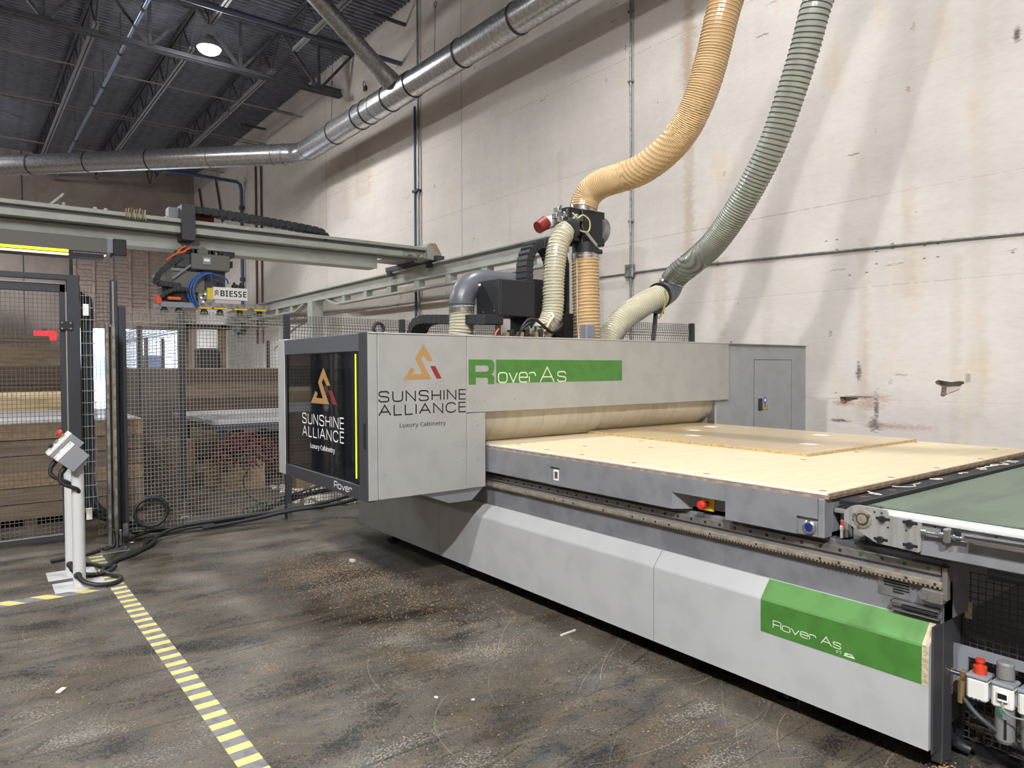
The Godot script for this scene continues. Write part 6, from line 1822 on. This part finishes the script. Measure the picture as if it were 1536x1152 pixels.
func fence_post(o: Node3D, p: Vector3, h: float, w := 0.055) -> void:
	put(MB.new().box(p + V(-w / 2, 0.012, -w / 2), p + V(w / 2, h, w / 2), 0.004), "post", M.fence, o)
	var f := MB.new()
	f.box(p + V(-0.07, 0.0, -0.055), p + V(0.09, 0.012, 0.055), 0.002)
	f.box(p + V(w / 2, 0.0, -0.022), p + V(w / 2 + 0.008, 0.17, 0.022))
	put(f, "post_foot", M.clamp, o)


func build_fences() -> void:
	var X := -6.85
	# gate
	var g := thing("fence_gate", "tall dark framed mesh gate at the left edge", "gate", V(X, 0, -0.1))
	var z0 := -0.62
	var z1 := 0.75
	put(MB.new().box(V(X - 0.03, 2.235, z0 - 0.06), V(X + 0.03, 2.28, z1 + 0.06), 0.004), "head_rail", M.fence, g)
	put(MB.new().box(V(X - 0.035, 0.01, z0 - 0.055), V(X + 0.035, 2.275, z0 + 0.035), 0.004), "gate_post", M.fence, g)
	put(MB.new().box(V(X - 0.035, 0.01, z1), V(X + 0.035, 2.275, z1 + 0.09), 0.004), "gate_post", M.fence, g)
	var fr := MB.new()
	fr.box(V(X - 0.02, 2.135, z0 + 0.045), V(X + 0.02, 2.20, z1 - 0.01), 0.003).box(V(X - 0.02, 0.095, z0 + 0.045), V(X + 0.02, 0.135, z1 - 0.01), 0.003)
	fr.box(V(X - 0.02, 0.095, z0 + 0.045), V(X + 0.02, 2.20, z0 + 0.085), 0.003).box(V(X - 0.02, 0.095, z1 - 0.05), V(X + 0.02, 2.20, z1 - 0.01), 0.003)
	var leaf := put(fr, "gate_frame", M.fence, g)
	put(MB.new().box(V(X + 0.02, 2.202, z0 + 0.06), V(X + 0.03, 2.208, z1 - 0.01)), "seal_strip", M.tray_wire, leaf)
	put(MB.new().box(V(X - 0.02, 0.136, z0 + 0.085), V(X + 0.024, 0.142, z1 - 0.05)), "seal_strip", M.tray_wire, leaf)
	put(MB.new().box(V(X + 0.012, 1.9, z0 + 0.036), V(X + 0.028, 2.14, z0 + 0.046)).box(V(X + 0.012, 0.4, z0 + 0.036), V(X + 0.028, 1.84, z0 + 0.046)), "hinge_gap_strip", M.tray_wire, leaf)
	for y in [1.86, 0.5]:
		var hg := MB.new()
		hg.box(V(X + 0.03, y - 0.035, z0 - 0.005), V(X + 0.045, y + 0.035, z0 + 0.09), 0.004)
		put(hg, "hinge", M.black, g)
		for q in [[-0.024, 0.012], [0.024, 0.012], [-0.024, 0.072], [0.024, 0.072]]:
			put(MB.new().cyl(V(X + 0.045, y + q[0], z0 + q[1]), V(X + 0.05, y + q[0], z0 + q[1]), 0.008, -1, 10), "hinge_bolt", M.clamp, g)
	mesh_panel(g, V(X, 0, z0 + 0.085), V(X, 0, z1 - 0.05), 0.135, 2.135, M.wire)
	# cable basket beside the gate
	var t := thing("cable_basket", "upright wire cable basket with black cables beside the gate post", "cable tray", V(X - 0.03, 0.0, -0.73))
	var wm := MB.new()
	for q in [[-0.02, -0.685], [-0.02, -0.705], [-0.02, -0.725], [-0.02, -0.755], [-0.02, -0.785], [-0.08, -0.685], [-0.08, -0.785]]:
		wm.cyl(V(X + q[0], 0.30, q[1]), V(X + q[0], 2.2, q[1]), 0.0025, -1, 5, false)
	for k in 19:
		var y := 0.32 + k * 0.1
		wm.bar(V(X - 0.018, y, -0.682), V(X - 0.018, y, -0.788), 0.006, 0.006).bar(V(X - 0.018, y, -0.788), V(X - 0.082, y, -0.788), 0.005, 0.005)
	put(wm, "basket_wires", M.tray_wire, t)
	for k in 7:
		put(MB.new().sweep(smooth([V(X - 0.05, 2.2 - 0.02 * k, -0.64), V(X - 0.045 - 0.008 * (k % 3), 2.12, -0.69 - 0.011 * k), V(X - 0.05, 1.7, -0.695 - 0.012 * k), V(X - 0.05 - 0.006 * (k % 2), 1.0, -0.69 - 0.0125 * k), V(X - 0.05, 0.45, -0.695 - 0.012 * k), V(X - 0.05, 0.27, -0.75 - 0.02 * k), V(X - 0.1, 0.12, -1.0 - 0.02 * k), V(X - 0.15, 0.09, -1.3)], 0.06), 0.011, 6), "cable", [M.cable, M.cable, M.cable_green, M.cable, M.cable, mat(g8(60, 70, 110), 0.5), M.cable][k], t)
	for y in [2.0, 0.28]:
		put(MB.new().box(V(X - 0.015, y - 0.05, -0.745), V(X - 0.005, y + 0.05, -0.70), 0.003), "basket_clip", M.frl_white, t)
	# posts and panels between the gate and the machine
	var a := thing("mesh_fence", "dark wire mesh safety fence in front of the board stacks", "fence", V(X, 0, -2.4))
	put(MB.new().box(V(X - 0.03, 0.01, -0.955), V(X + 0.03, 2.265, -0.90), 0.004), "post", M.fence, a)
	put(MB.new().box(V(X + 0.03, 1.6, -0.925), V(X + 0.034, 2.25, -0.912)), "post_edge", M.tray_wire, a)
	fence_post(a, V(X, 0, -0.985), 2.04)
	fence_post(a, V(X, 0, -2.42), 2.035)
	fence_post(a, V(X, 0, -3.70), 2.035)
	fence_post(a, V(X, 0, -5.0), 2.035)
	mesh_panel(a, V(X, 0, -0.79), V(X, 0, -0.90), 0.1, 2.15, M.wire)
	mesh_panel(a, V(X, 0, -1.015), V(X, 0, -2.39), 0.08, 2.03, M.wire_pale, true)
	mesh_panel(a, V(X, 0, -2.45), V(X, 0, -3.67), 0.08, 2.03, M.wire, true)
	mesh_panel(a, V(X, 0, -3.73), V(X, 0, -4.97), 0.08, 2.03, M.wire, true)
	var b := thing("mesh_fence", "short wire mesh fence end behind the right side of the router", "fence", V(-5.45, 0, -6.4))
	fence_post(b, V(-5.50, 0, -6.95), 2.035)
	fence_post(b, V(-5.62, 0, -5.75), 2.035)
	mesh_panel(b, V(-5.502, 0, -6.92), V(-5.618, 0, -5.78), 0.08, 2.03, M.wire, true)
	var c := thing("mesh_fence", "second mesh fence running back between the board stacks", "fence", V(-9.5, 0, -1.6))
	for q in [[-7.7, -1.64], [-9.9, -1.62], [-12.2, -1.60]]:
		fence_post(c, V(q[0], 0, q[1]), 2.06, 0.06)
	mesh_panel(c, V(-7.73, 0, -1.64), V(-9.87, 0, -1.62), 0.08, 2.03, M.wire, true, 0.035, 0.036)
	mesh_panel(c, V(-9.93, 0, -1.62), V(-12.17, 0, -1.6), 0.08, 2.03, M.wire, true, 0.035, 0.036)
	for q in [[-15.2, -2.6, "leftmost of the close pair"], [-15.2, -2.9, "right one of the close pair"], [-15.2, -4.0, "alone right of the close pair"], [-15.0, -4.9, "rightmost of the far posts"], [-20.5, -0.2, "farthest back, in front of the raised door"]]:
		fence_post(thing("fence_post", "dark fence post beyond the long board stack, " + q[2], "post", V(q[0], 0, q[1]), WORLD, "far fence posts"), V(q[0], 0, q[1]), 2.1, 0.06)
	# light curtain column
	var l := thing("light_curtain_column", "grey light curtain column with a yellow stripe at the head of the hazard tape", "safety column", V(-6.65, 0, -0.87))
	put(MB.new().box(V(-6.72, 0.0, -0.97), V(-6.50, 0.008, -0.75), 0.002), "base_plate", M.galv_dull, l)
	for q in [[-6.70, -0.95], [-6.52, -0.95], [-6.70, -0.77], [-6.52, -0.77]]:
		put(MB.new().cyl(V(q[0], 0.008, q[1]), V(q[0], 0.03, q[1]), 0.009, -1, 8), "anchor_bolt", M.clamp, l)
	put(MB.new().box(V(-6.685, 0.008, -0.905), V(-6.63, 1.872, -0.882), 0.003).box(V(-6.685, 0.008, -0.858), V(-6.63, 1.878, -0.835), 0.003).box(V(-6.69, 0.008, -0.905), V(-6.672, 1.872, -0.835)), "column_profile", M.galv_dull, l)
	put(MB.new().box(V(-6.675, 0.15, -0.884), V(-6.645, 1.86, -0.856), 0.002), "curtain_body", mat(g8(120, 104, 40), 0.4), l, "yellow light curtain housing")
	put(MB.new().box(V(-6.646, 0.17, -0.876), V(-6.644, 1.85, -0.864)), "lens_strip", M.black_gloss, l)
	put(MB.new().box(V(-6.67, 0.03, -0.93), V(-6.62, 0.16, -0.91), 0.003), "foot_bracket", M.clamp, l)
	put(MB.new().sweep(smooth([V(-6.66, 0.15, -0.87), V(-6.62, 0.09, -0.87), V(-6.58, 0.04, -0.86), V(-6.60, 0.02, -0.80)], 0.02), 0.012, 8), "cable", M.cable, l)


# ---- board stacks, table, boxes behind the fence
func board_stack(label: String, p0: Vector3, p1: Vector3, h: float, packs: int, cols: Array, top: Material = null) -> void:
	var t := thing("board_stack", label, "board stack", V((p0.x + p1.x) / 2, 0, (p0.z + p1.z) / 2))
	for k in 5:
		var zz := lerpf(minf(p0.z, p1.z) + 0.1, maxf(p0.z, p1.z) - 0.1, k / 4.0)
		put(MB.new().box(V(p0.x, 0.0, zz - 0.05), V(p1.x, 0.07, zz + 0.05)), "bearer", M.mdf_dark, t)
	var y := 0.07
	for k in packs:
		var hh := (h - 0.07) / packs
		var o := rng.randf_range(-0.012, 0.012)
		var o2 := rng.randf_range(-0.015, 0.015)
		var n := maxi(2, int(hh / 0.055))
		for i in n:
			var y0 := y + hh * i / n
			var j := rng.randf_range(-0.003, 0.003)
			put(MB.new().box(V(p0.x + o + j, y0 + 0.001, p0.z + o2), V(p1.x + o + j, y0 + hh / n - 0.001 - (0.006 if i == n - 1 and k < packs - 1 else 0.0), p1.z + o2)), "board", cols[k % cols.size()], t)
		y += hh
	if top:
		put(MB.new().box(V(p0.x, h, p0.z), V(p1.x, h + 0.014, p1.z), 0.002), "cover_sheet", top, t)


func build_stacks() -> void:
	board_stack("tall brown board stack with white cover sheet right behind the gate", V(-10.3, 0, -1.33), V(-8.12, 0, 2.3), 0.985, 6, [M.mdf, M.mdf, M.kraft], M.sheet_white)
	board_stack("pale yellow board stack behind the white-covered stack", V(-13.0, 0, -1.05), V(-10.7, 0, 2.6), 1.16, 5, [M.mdf_pale, M.mdf])
	board_stack("dark brown board stack, higher than the yellow stack before it", V(-15.6, 0, -1.2), V(-13.2, 0, 2.8), 1.86, 6, [M.mdf_dark, M.mdf_dark, M.mdf])
	board_stack("highest light brown board stack at the back left", V(-18.6, 0, -1.1), V(-16.2, 0, 3.2), 2.15, 7, [M.mdf])
	board_stack("long brown board stack behind the grey table", V(-14.6, 0, -5.3), V(-12.3, 0, -1.9), 1.50, 6, [M.mdf_dark, M.mdf, M.mdf_dark], M.mdf_pale)
	# steel table
	var t := thing("steel_table", "grey steel roller table behind the fence", "table", V(-9.9, 0, -3.6))
	put(MB.new().box(V(-11.4, 0.80, -5.6), V(-9.2, 0.86, -2.3), 0.004), "table_top", M.sheet_white, t)
	put(MB.new().box(V(-11.4, 0.72, -5.6), V(-9.2, 0.80, -2.3)), "table_frame", mat(g8(60, 66, 76), 0.5), t)
	for x in [-11.3, -9.32]:
		for z in [-2.45, -3.6, -4.7]:
			put(MB.new().box(V(x - 0.05, 0.0, z - 0.05), V(x + 0.05, 0.72, z + 0.05)), "leg", M.frame_dark, t)
	var w := thing("control_cabinet", "white control cabinet with punched side next to the far end of the table", "cabinet", V(-8.9, 0.0, -3.75))
	put(MB.new().box(V(-9.1, 0.02, -4.0), V(-8.6, 1.30, -3.42), 0.006), "cabinet_body", M.frl_white, w)
	for q in [1.06, 1.12, 1.24]:
		put(MB.new().cyl(V(-8.6, q, -3.48), V(-8.597, q, -3.48), 0.012, -1, 10), "punched_hole", M.ink, w)
	# box with red netting
	var b := thing("cardboard_box", "open cardboard box filled with dark red netting behind the fence", "box", V(-9.2, 0, -2.75))
	var bx := MB.new()
	var c := [V(-9.55, 0, -2.28), V(-8.95, 0, -2.58), V(-8.85, 0, -2.83), V(-9.45, 0, -2.95)]
	for i in 4:
		bx.bar(c[i] + V(0, 0.17, 0), c[(i + 1) % 4] + V(0, 0.17, 0), 0.012, 0.34)
	put(bx, "box_walls", M.kraft, b)
	put(MB.new().bar(V(-8.97, 0.34, -2.60), V(-8.87, 0.34, -2.80), 0.02, 0.40), "box_flap", M.kraft, b)
	put(MB.new().box(V(-9.5, 0.0, -2.9), V(-8.95, 0.01, -2.4)), "box_bottom", M.kraft, b)
	var net := MB.new()
	for k in 150:
		var a := rng.randf() * TAU
		var r := sqrt(rng.randf())
		var p := V(-9.2 + cos(a) * r * 0.42, 0, -2.72 + sin(a) * r * 0.36)
		p.y = 0.30 + 0.34 * (1.0 - r * r) + rng.randf_range(-0.03, 0.03)
		var q := p + V(rng.randf_range(-0.16, 0.16), rng.randf_range(-0.05, 0.03), rng.randf_range(-0.16, 0.16))
		var mid := (p + q) / 2 + V(rng.randf_range(-0.05, 0.05), 0.05, rng.randf_range(-0.05, 0.05))
		net.sweep(smooth([p, mid, q], 0.04), rng.randf_range(0.010, 0.022), 6)
	solo(net, "netting", M.net_red, "heap of dark red netting lying in the cardboard box", "netting", V(-9.2, 0.3, -2.7)).set_meta("kind", "stuff")
	for q in [["brown cardboard carton under the table, left of the netting", V(-10.9, 0, -2.35), V(-10.3, 0.52, -1.85)], ["brown cardboard carton under the table, behind the netting", V(-10.6, 0, -3.9), V(-10.0, 0.58, -3.15)], ["flat pale carton beside the router's glazed end", V(-9.0, 0, -3.5), V(-8.5, 0.30, -3.1)]]:
		var n := thing("carton", q[0], "carton", V((q[1].x + q[2].x) / 2, 0, (q[1].z + q[2].z) / 2))
		put(MB.new().box(q[1], q[2], 0.004), "carton_body", M.kraft, n)
		put(MB.new().box(V(q[1].x - 0.001, q[2].y, (q[1].z + q[2].z) / 2 - 0.03), V(q[2].x + 0.001, q[2].y + 0.0015, (q[1].z + q[2].z) / 2 + 0.03)), "packing_tape", M.masking, n)
	var pr := thing("packing_frame", "brown upright packing frame behind the fence with dark cables", "frame", V(-12.7, 1.514, -3.0))
	for q in [-2.75, -3.35]:
		put(MB.new().box(V(-12.75, 1.514, q - 0.05), V(-12.6, 2.25, q + 0.05)), "upright", M.mdf, pr)
	put(MB.new().box(V(-12.75, 2.18, -3.5), V(-12.6, 2.26, -2.5)), "cross_beam", M.mdf_dark, pr)
	put(MB.new().box(V(-12.9, 1.514, -3.25), V(-12.5, 1.85, -2.95), 0.01), "dark_case", M.black, pr)
	# scraps on the floor
	var sc := MB.new()
	for k in 260:
		var p := V(rng.randf_range(-8.9, -7.2), 0.0, 0)
		p.z = -2.75 - (p.x + 7.2) * -0.1 - rng.randf_range(0.0, 0.95)
		var s := rng.randf_range(0.012, 0.05)
		sc.obox(Transform3D(Basis.from_euler(V(rng.randf() * 0.8, rng.randf() * TAU, rng.randf() * 0.8)), p + V(0, s * 0.4, 0)), V(s * 1.6, s * 0.5, s))
	solo(sc, "packing_scraps", M.chip_pale, "pale scraps of packing swept along the foot of the fence", "scraps", V(-8, 0, -3.0)).set_meta("kind", "stuff")
	var wr := MB.new()
	var nx := 16
	var nz := 8
	var pts := []
	for i in nx + 1:
		for j in nz + 1:
			var e := sin(PI * j / nz) * sin(PI * clampf(i / float(nx), 0.04, 0.96))
			pts.append(V(-7.9 + 1.15 * i / nx + rng.randf_range(-0.02, 0.02), 0.004 + e * (0.10 + rng.randf_range(-0.05, 0.06)), -2.95 - 0.75 * i / nx - 0.34 * j / nz))
	for i in nx:
		for j in nz:
			var k := i * (nz + 1) + j
			for tr in [[k, k + 1, k + nz + 1], [k + 1, k + nz + 2, k + nz + 1]]:
				var nn: Vector3 = (pts[tr[1]] - pts[tr[0]]).cross(pts[tr[2]] - pts[tr[0]]).normalized()
				if nn.y < 0: nn = -nn
				wr.tri(pts[tr[0]], pts[tr[1]], pts[tr[2]], nn, nn, nn)
	solo(wr, "plastic_wrap", M.plastic_wrap, "crumpled grey plastic wrap on the floor by the router's left corner", "wrap", V(-7.4, 0, -3.2))
	var hl := thing("exit_lamp", "small glowing red light far off behind the gate", "lamp", V(-20, 2.35, -1.25))
	var lm := mat(g8(200, 40, 50), 0.5)
	lm.emission_enabled = true
	lm.emission = Color(1.0, 0.12, 0.15)
	lm.emission_energy_multiplier = 1.6
	put(MB.new().box(V(-20.1, 2.2, -1.5), V(-20.0, 2.42, -1.05), 0.02), "red_lamp", lm, hl)
	put(MB.new().box(V(-20.2, 0.0, -1.32), V(-20.1, 2.5, -1.22)), "lamp_post", M.steel, hl)


# ---- control stands at the hazard tape
func build_stands() -> void:
	for i in 2:
		var x := -5.65 if i == 0 else -6.0
		var cz := -0.53 if i == 0 else -0.515
		var t := thing("control_stand", ["nearer white control stand on the hazard tape corner, grey box on top", "farther white control stand with a red stop button on its box"][i], "control stand", V(x, 0, cz))
		put(MB.new().box(V(x - 0.145, 0.0, cz - 0.155), V(x + 0.105, 0.006, cz + 0.15), 0.002), "base_plate", M.stand, t)
		put(MB.new().cyl(V(x, 0.006, cz), V(x, 0.94 if i == 0 else 0.96, cz), 0.0385, -1, 28), "column", M.stand, t)
		# tilted box: its lid looks up towards +z
		var c := V(x + 0.03, 0.905, cz + 0.035) if i == 0 else V(x + 0.02, 0.935, cz + 0.03)
		var w := 0.145 if i == 0 else 0.205
		var dpt := 0.115 if i == 0 else 0.10
		var b := Basis(Vector3.RIGHT, deg_to_rad(47.0))
		var xf := Transform3D(b, c)
		var bx := put(MB.new().obox(xf * Transform3D(Basis(), V(0, -0.012, 0)), V(0.15, dpt, w), 0.004), "switch_box", M.box_grey, t)
		put(MB.new().obox(xf * Transform3D(Basis(), V(0, dpt / 2 + 0.001, 0)), V(0.152, 0.024, w + 0.002), 0.005), "box_lid", M.frl_white, bx, "white lid")
		var u := dpt / 2 + 0.013
		if i == 1:
			put(MB.new().cyl(xf * V(0.0, u, -0.06), xf * V(0.0, u + 0.035, -0.06), 0.012, -1, 14), "button_neck", M.brass, bx)
			put(MB.new().cyl(xf * V(0.0, u + 0.03, -0.06), xf * V(0.0, u + 0.052, -0.06), 0.024, 0.019, 20), "stop_button", M.red, bx, "red stop button")
			put(MB.new().cyl(xf * V(0.0, u, 0.0), xf * V(0.0, u + 0.016, 0.0), 0.015, -1, 16), "push_button", M.mid_grey, bx)
			put(MB.new().cyl(xf * V(0.0, u, 0.045), xf * V(0.0, u + 0.022, 0.045), 0.014, -1, 16), "push_button", M.black, bx)
			put(MB.new().box(xf * V(-0.04, u, 0.03), xf * V(-0.06, u + 0.02, 0.05)), "key_switch", M.clamp, bx)
		else:
			put(MB.new().cyl(xf * V(0.0, u, 0.01), xf * V(0.0, u + 0.010, 0.01), 0.014, -1, 16), "push_button", M.frl_white, bx)
		for q in [[-0.06, 0.06], [0.06, 0.06], [-0.06, -0.06], [0.06, -0.06]]:
			put(MB.new().cyl(xf * V(q[0], u - 0.002, q[1]), xf * V(q[0], u + 0.003, q[1]), 0.007, -1, 8), "lid_screw", M.clamp, bx)
		put(MB.new().box(V(x - 0.05, 0.84, cz - 0.05), V(x + 0.04, 0.90, cz + 0.03)), "tilt_bracket", M.stand, t)
		# cable gland and its hose
		var p0 := xf * V(0.0, -0.02, w / 2)
		var p1 := xf * V(0.0, -0.025, w / 2 + 0.05)
		put(MB.new().cyl(p0, p1, 0.018, -1, 14), "cable_gland", M.black, t)
		put(MB.new().sweep(smooth([p1, p1 + V(0.01, -0.05, 0.005), p1 + V(0.02, -0.085, -0.03), p1 + V(0.02, -0.115, -0.09), V(x + 0.03, p1.y - 0.14, cz)], 0.015), 0.0135, 10), "hose_lead", M.cable, t)
		put(MB.new().cyl(V(x + 0.034, 0.085, cz + 0.01), V(x + 0.055, 0.09, cz + 0.016), 0.024, -1, 14), "floor_gland", M.black, t)


# ---- tape, cables and litter on the floor
func build_floor_things() -> void:
	# long strip: runs along x, stripes straight across
	var tp := thing("hazard_tape", "grey tape with yellow cross stripes running from the light column towards the viewer", "floor tape", V(-4.5, 0, -0.74))
	var a := V(-6.62, 0, -0.715)
	var b := V(-1.9, 0, -0.815)
	var d := (b - a).normalized()
	var sd := V(-d.z, 0, d.x)
	put(MB.new().bar(a + V(0, 0.0006, 0), b + V(0, 0.0006, 0), 0.096, 0.0012), "tape_base", M.tape_grey, tp)
	var n := int(a.distance_to(b) / 0.1128)
	for k in n:
		var p := a + d * (0.1128 * (k + 0.3))
		var s := MB.new()
		s.poly([p - sd * 0.048 + V(0, 0.0017, 0), p + d * 0.050 - sd * 0.048 + V(0, 0.0017, 0), p + d * 0.052 + sd * 0.048 + V(0, 0.0017, 0), p + d * 0.002 + sd * 0.048 + V(0, 0.0017, 0)], V(0, 1, 0))
		put(s, "yellow_stripe", M.tape_yellow, tp)
	var t2 := thing("hazard_tape", "grey tape with slanted yellow stripes in front of the control stands", "floor tape", V(-5.52, 0, 0.2))
	var e := V(-5.505, 0, -0.67)
	var f := V(-5.52, 0, 1.6)
	put(MB.new().bar(e + V(0, 0.0006, 0), f + V(0, 0.0006, 0), 0.12, 0.0012), "tape_base", M.tape_grey, t2)
	var d2 := (f - e).normalized()
	for k in 10:
		var p := e + d2 * (0.04 + 0.205 * k)
		var s := MB.new()
		s.poly([p + V(0.060, 0.0017, 0), p + d2 * 0.095 + V(0.060, 0.0017, 0), p + d2 * 0.185 + V(-0.060, 0.0017, 0), p + d2 * 0.09 + V(-0.060, 0.0017, 0)], V(0, 1, 0))
		put(s, "yellow_stripe", M.tape_yellow, t2)
	# cables
	var runs := [
		["thick black cable from the near stand looping across the tape towards the fence", M.cable, 0.0165, [V(-5.60, 0.09, -0.515), V(-5.54, 0.05, -0.55), V(-5.50, 0.025, -0.64), V(-5.53, 0.018, -0.74), V(-5.64, 0.018, -0.78), V(-5.75, 0.018, -0.74), V(-5.86, 0.018, -0.70), V(-5.98, 0.018, -0.72), V(-6.12, 0.018, -0.80), V(-6.28, 0.02, -0.91), V(-6.40, 0.022, -1.05), V(-6.55, 0.03, -1.15), V(-6.70, 0.05, -1.22), V(-6.78, 0.09, -1.42), V(-6.79, 0.10, -1.8), V(-6.79, 0.11, -2.3), V(-6.80, 0.14, -2.8), V(-6.85, 0.2, -3.2)]],
		["thick black cable from the far stand crossing the tape behind the near one", M.cable, 0.0165, [V(-5.95, 0.09, -0.50), V(-5.88, 0.05, -0.52), V(-5.83, 0.02, -0.62), V(-5.85, 0.018, -0.72), V(-5.90, 0.04, -0.78), V(-6.0, 0.018, -0.74), V(-6.15, 0.018, -0.66), V(-6.3, 0.018, -0.56)]],
		["second black cable lying along the floor past the light column", M.cable, 0.015, [V(-6.15, 0.016, -0.80), V(-6.30, 0.016, -0.97), V(-6.44, 0.016, -1.06), V(-6.60, 0.02, -1.10), V(-6.70, 0.03, -1.18), V(-6.77, 0.06, -1.4), V(-6.78, 0.07, -1.7)]],
		["black cable running under the gate towards the light column", M.cable, 0.014, [V(-6.45, 0.015, -0.42), V(-6.5, 0.015, -0.60), V(-6.55, 0.016, -0.72), V(-6.62, 0.02, -0.80), V(-6.72, 0.03, -0.95), V(-6.85, 0.05, -1.1), V(-6.92, 0.07, -1.3)]],
		["green cable along the foot of the mesh fence", M.cable_green, 0.010, [V(-6.93, 0.10, -0.98), V(-6.93, 0.06, -1.15), V(-6.94, 0.06, -1.6), V(-6.95, 0.08, -2.0), V(-6.96, 0.17, -2.35), V(-6.97, 0.27, -2.7), V(-6.98, 0.31, -3.1)]],
		["bundle of dark cable behind the mesh fence foot", M.cable, 0.022, [V(-6.96, 0.06, -1.05), V(-6.97, 0.04, -1.4), V(-6.97, 0.05, -1.9), V(-6.98, 0.10, -2.2), V(-6.99, 0.20, -2.6), V(-7.0, 0.24, -3.1), V(-7.0, 0.22, -3.6)]],
		["lower dark cable in front of the fence post leading to the router", M.cable, 0.018, [V(-6.77, 0.05, -1.6), V(-6.76, 0.07, -2.0), V(-6.74, 0.11, -2.4), V(-6.68, 0.13, -2.75), V(-6.5, 0.2, -3.0), V(-6.3, 0.36, -3.2)]],
		["thin black lead hanging down behind the mesh by the cardboard box", M.cable, 0.009, [V(-7.9, 0.62, -2.35), V(-7.9, 0.45, -2.38), V(-7.92, 0.30, -2.30), V(-7.9, 0.15, -2.32), V(-7.8, 0.05, -2.4), V(-7.6, 0.015, -2.5)]],
	]
	for q in runs:
		solo(MB.new().sweep(smooth(q[3], 0.025), q[2], 10), "floor_cable", q[1], q[0], "cable", q[3][0])
	# wire tray with rungs that carries the cables to the machine
	var tr := thing("cable_ladder", "low black cable ladder rising beside the fence post to the router", "cable tray", V(-6.97, 0.1, -2.6))
	for q in [0.0, 0.07]:
		put(MB.new().sweep(smooth([V(-6.90, 0.08 + q, -2.0), V(-6.91, 0.16 + q, -2.4), V(-6.92, 0.22 + q, -2.8), V(-6.92, 0.25 + q, -3.3)], 0.05), 0.006, 6), "side_rail", M.black, tr)
	for k in 30:
		var f2 := k / 29.0
		var y := 0.08 + 0.17 * sin(f2 * PI / 2)
		put(MB.new().box(V(-6.915, y, -2.0 - 1.3 * f2 - 0.004), V(-6.905, y + 0.07, -2.0 - 1.3 * f2 + 0.004)), "rung", M.black, tr)
	# coil hung on the fence
	var coil := PackedVector3Array()
	for k in 97:
		var w := TAU * k / 32.0
		var r := 0.122 + 0.012 * sin(k * 0.21)
		coil.append(V(-6.80 + 0.03 * k / 96.0, 0.245 + sin(w) * r * 1.0, -1.188 + cos(w) * r * 1.05))
	solo(MB.new().sweep(coil, 0.0145, 9), "cable_coil", M.cable, "coil of black cable hung on the mesh fence near the floor", "cable coil", V(-6.8, 0.11, -1.19))
	# sawdust and splinters
	var ch := MB.new()
	for k in 4200:
		var p := V(0, 0.0015, 0)
		var u := rng.randf()
		if u < 0.62:
			p.x = rng.randfn(-4.75, 0.42); p.z = rng.randfn(-2.02, 0.22) + (p.x + 4.7) * -0.10
		elif u < 0.8:
			p.x = rng.randfn(-3.75, 0.5); p.z = rng.randfn(-2.25, 0.3)
		elif u < 0.86:
			p.x = rng.randfn(-1.07, 0.03); p.z = rng.randfn(-2.80, 0.04); p.y = maxf(0.0015, 0.03 - (absf(p.x + 1.07) + absf(p.z + 2.80)) * 0.5) * rng.randf()
		else:
			p.x = rng.randf_range(-5.5, -1.6); p.z = rng.randf_range(-2.6, -0.2)
		var s := rng.randf_range(0.0014, 0.004)
		ch.obox(Transform3D(Basis(Vector3.UP, rng.randf() * TAU), p), V(s * 2.2, 0.0015, s))
	solo(ch, "sawdust", M.chip, "scattered wood chips on the floor left of the router base", "wood chips", V(-4.6, 0, -2.0)).set_meta("kind", "stuff")
	for q in [["small pale wood offcut on the floor in front of the router base", V(-5.05, 0.012, -2.28), 0.03], ["pale splinter lying near the second levelling foot", V(-2.93, 0.006, -2.62), 0.075], ["white paper scrap on the floor in the left foreground", V(-3.85, 0.005, -0.28), 0.03], ["small white chip in the middle of the floor", V(-2.72, 0.004, -1.63), 0.012], ["white crumb beside the small chip on the floor", V(-2.60, 0.004, -1.75), 0.01]]:
		solo(MB.new().obox(Transform3D(Basis(Vector3.UP, rng.randf() * 3), q[1]), V(q[2] * 1.6, q[1].y * 1.6, q[2] * (0.12 if q[2] > 0.05 else 0.8)), 0.001), "wood_offcut", M.chip_pale, q[0], "offcut", q[1])
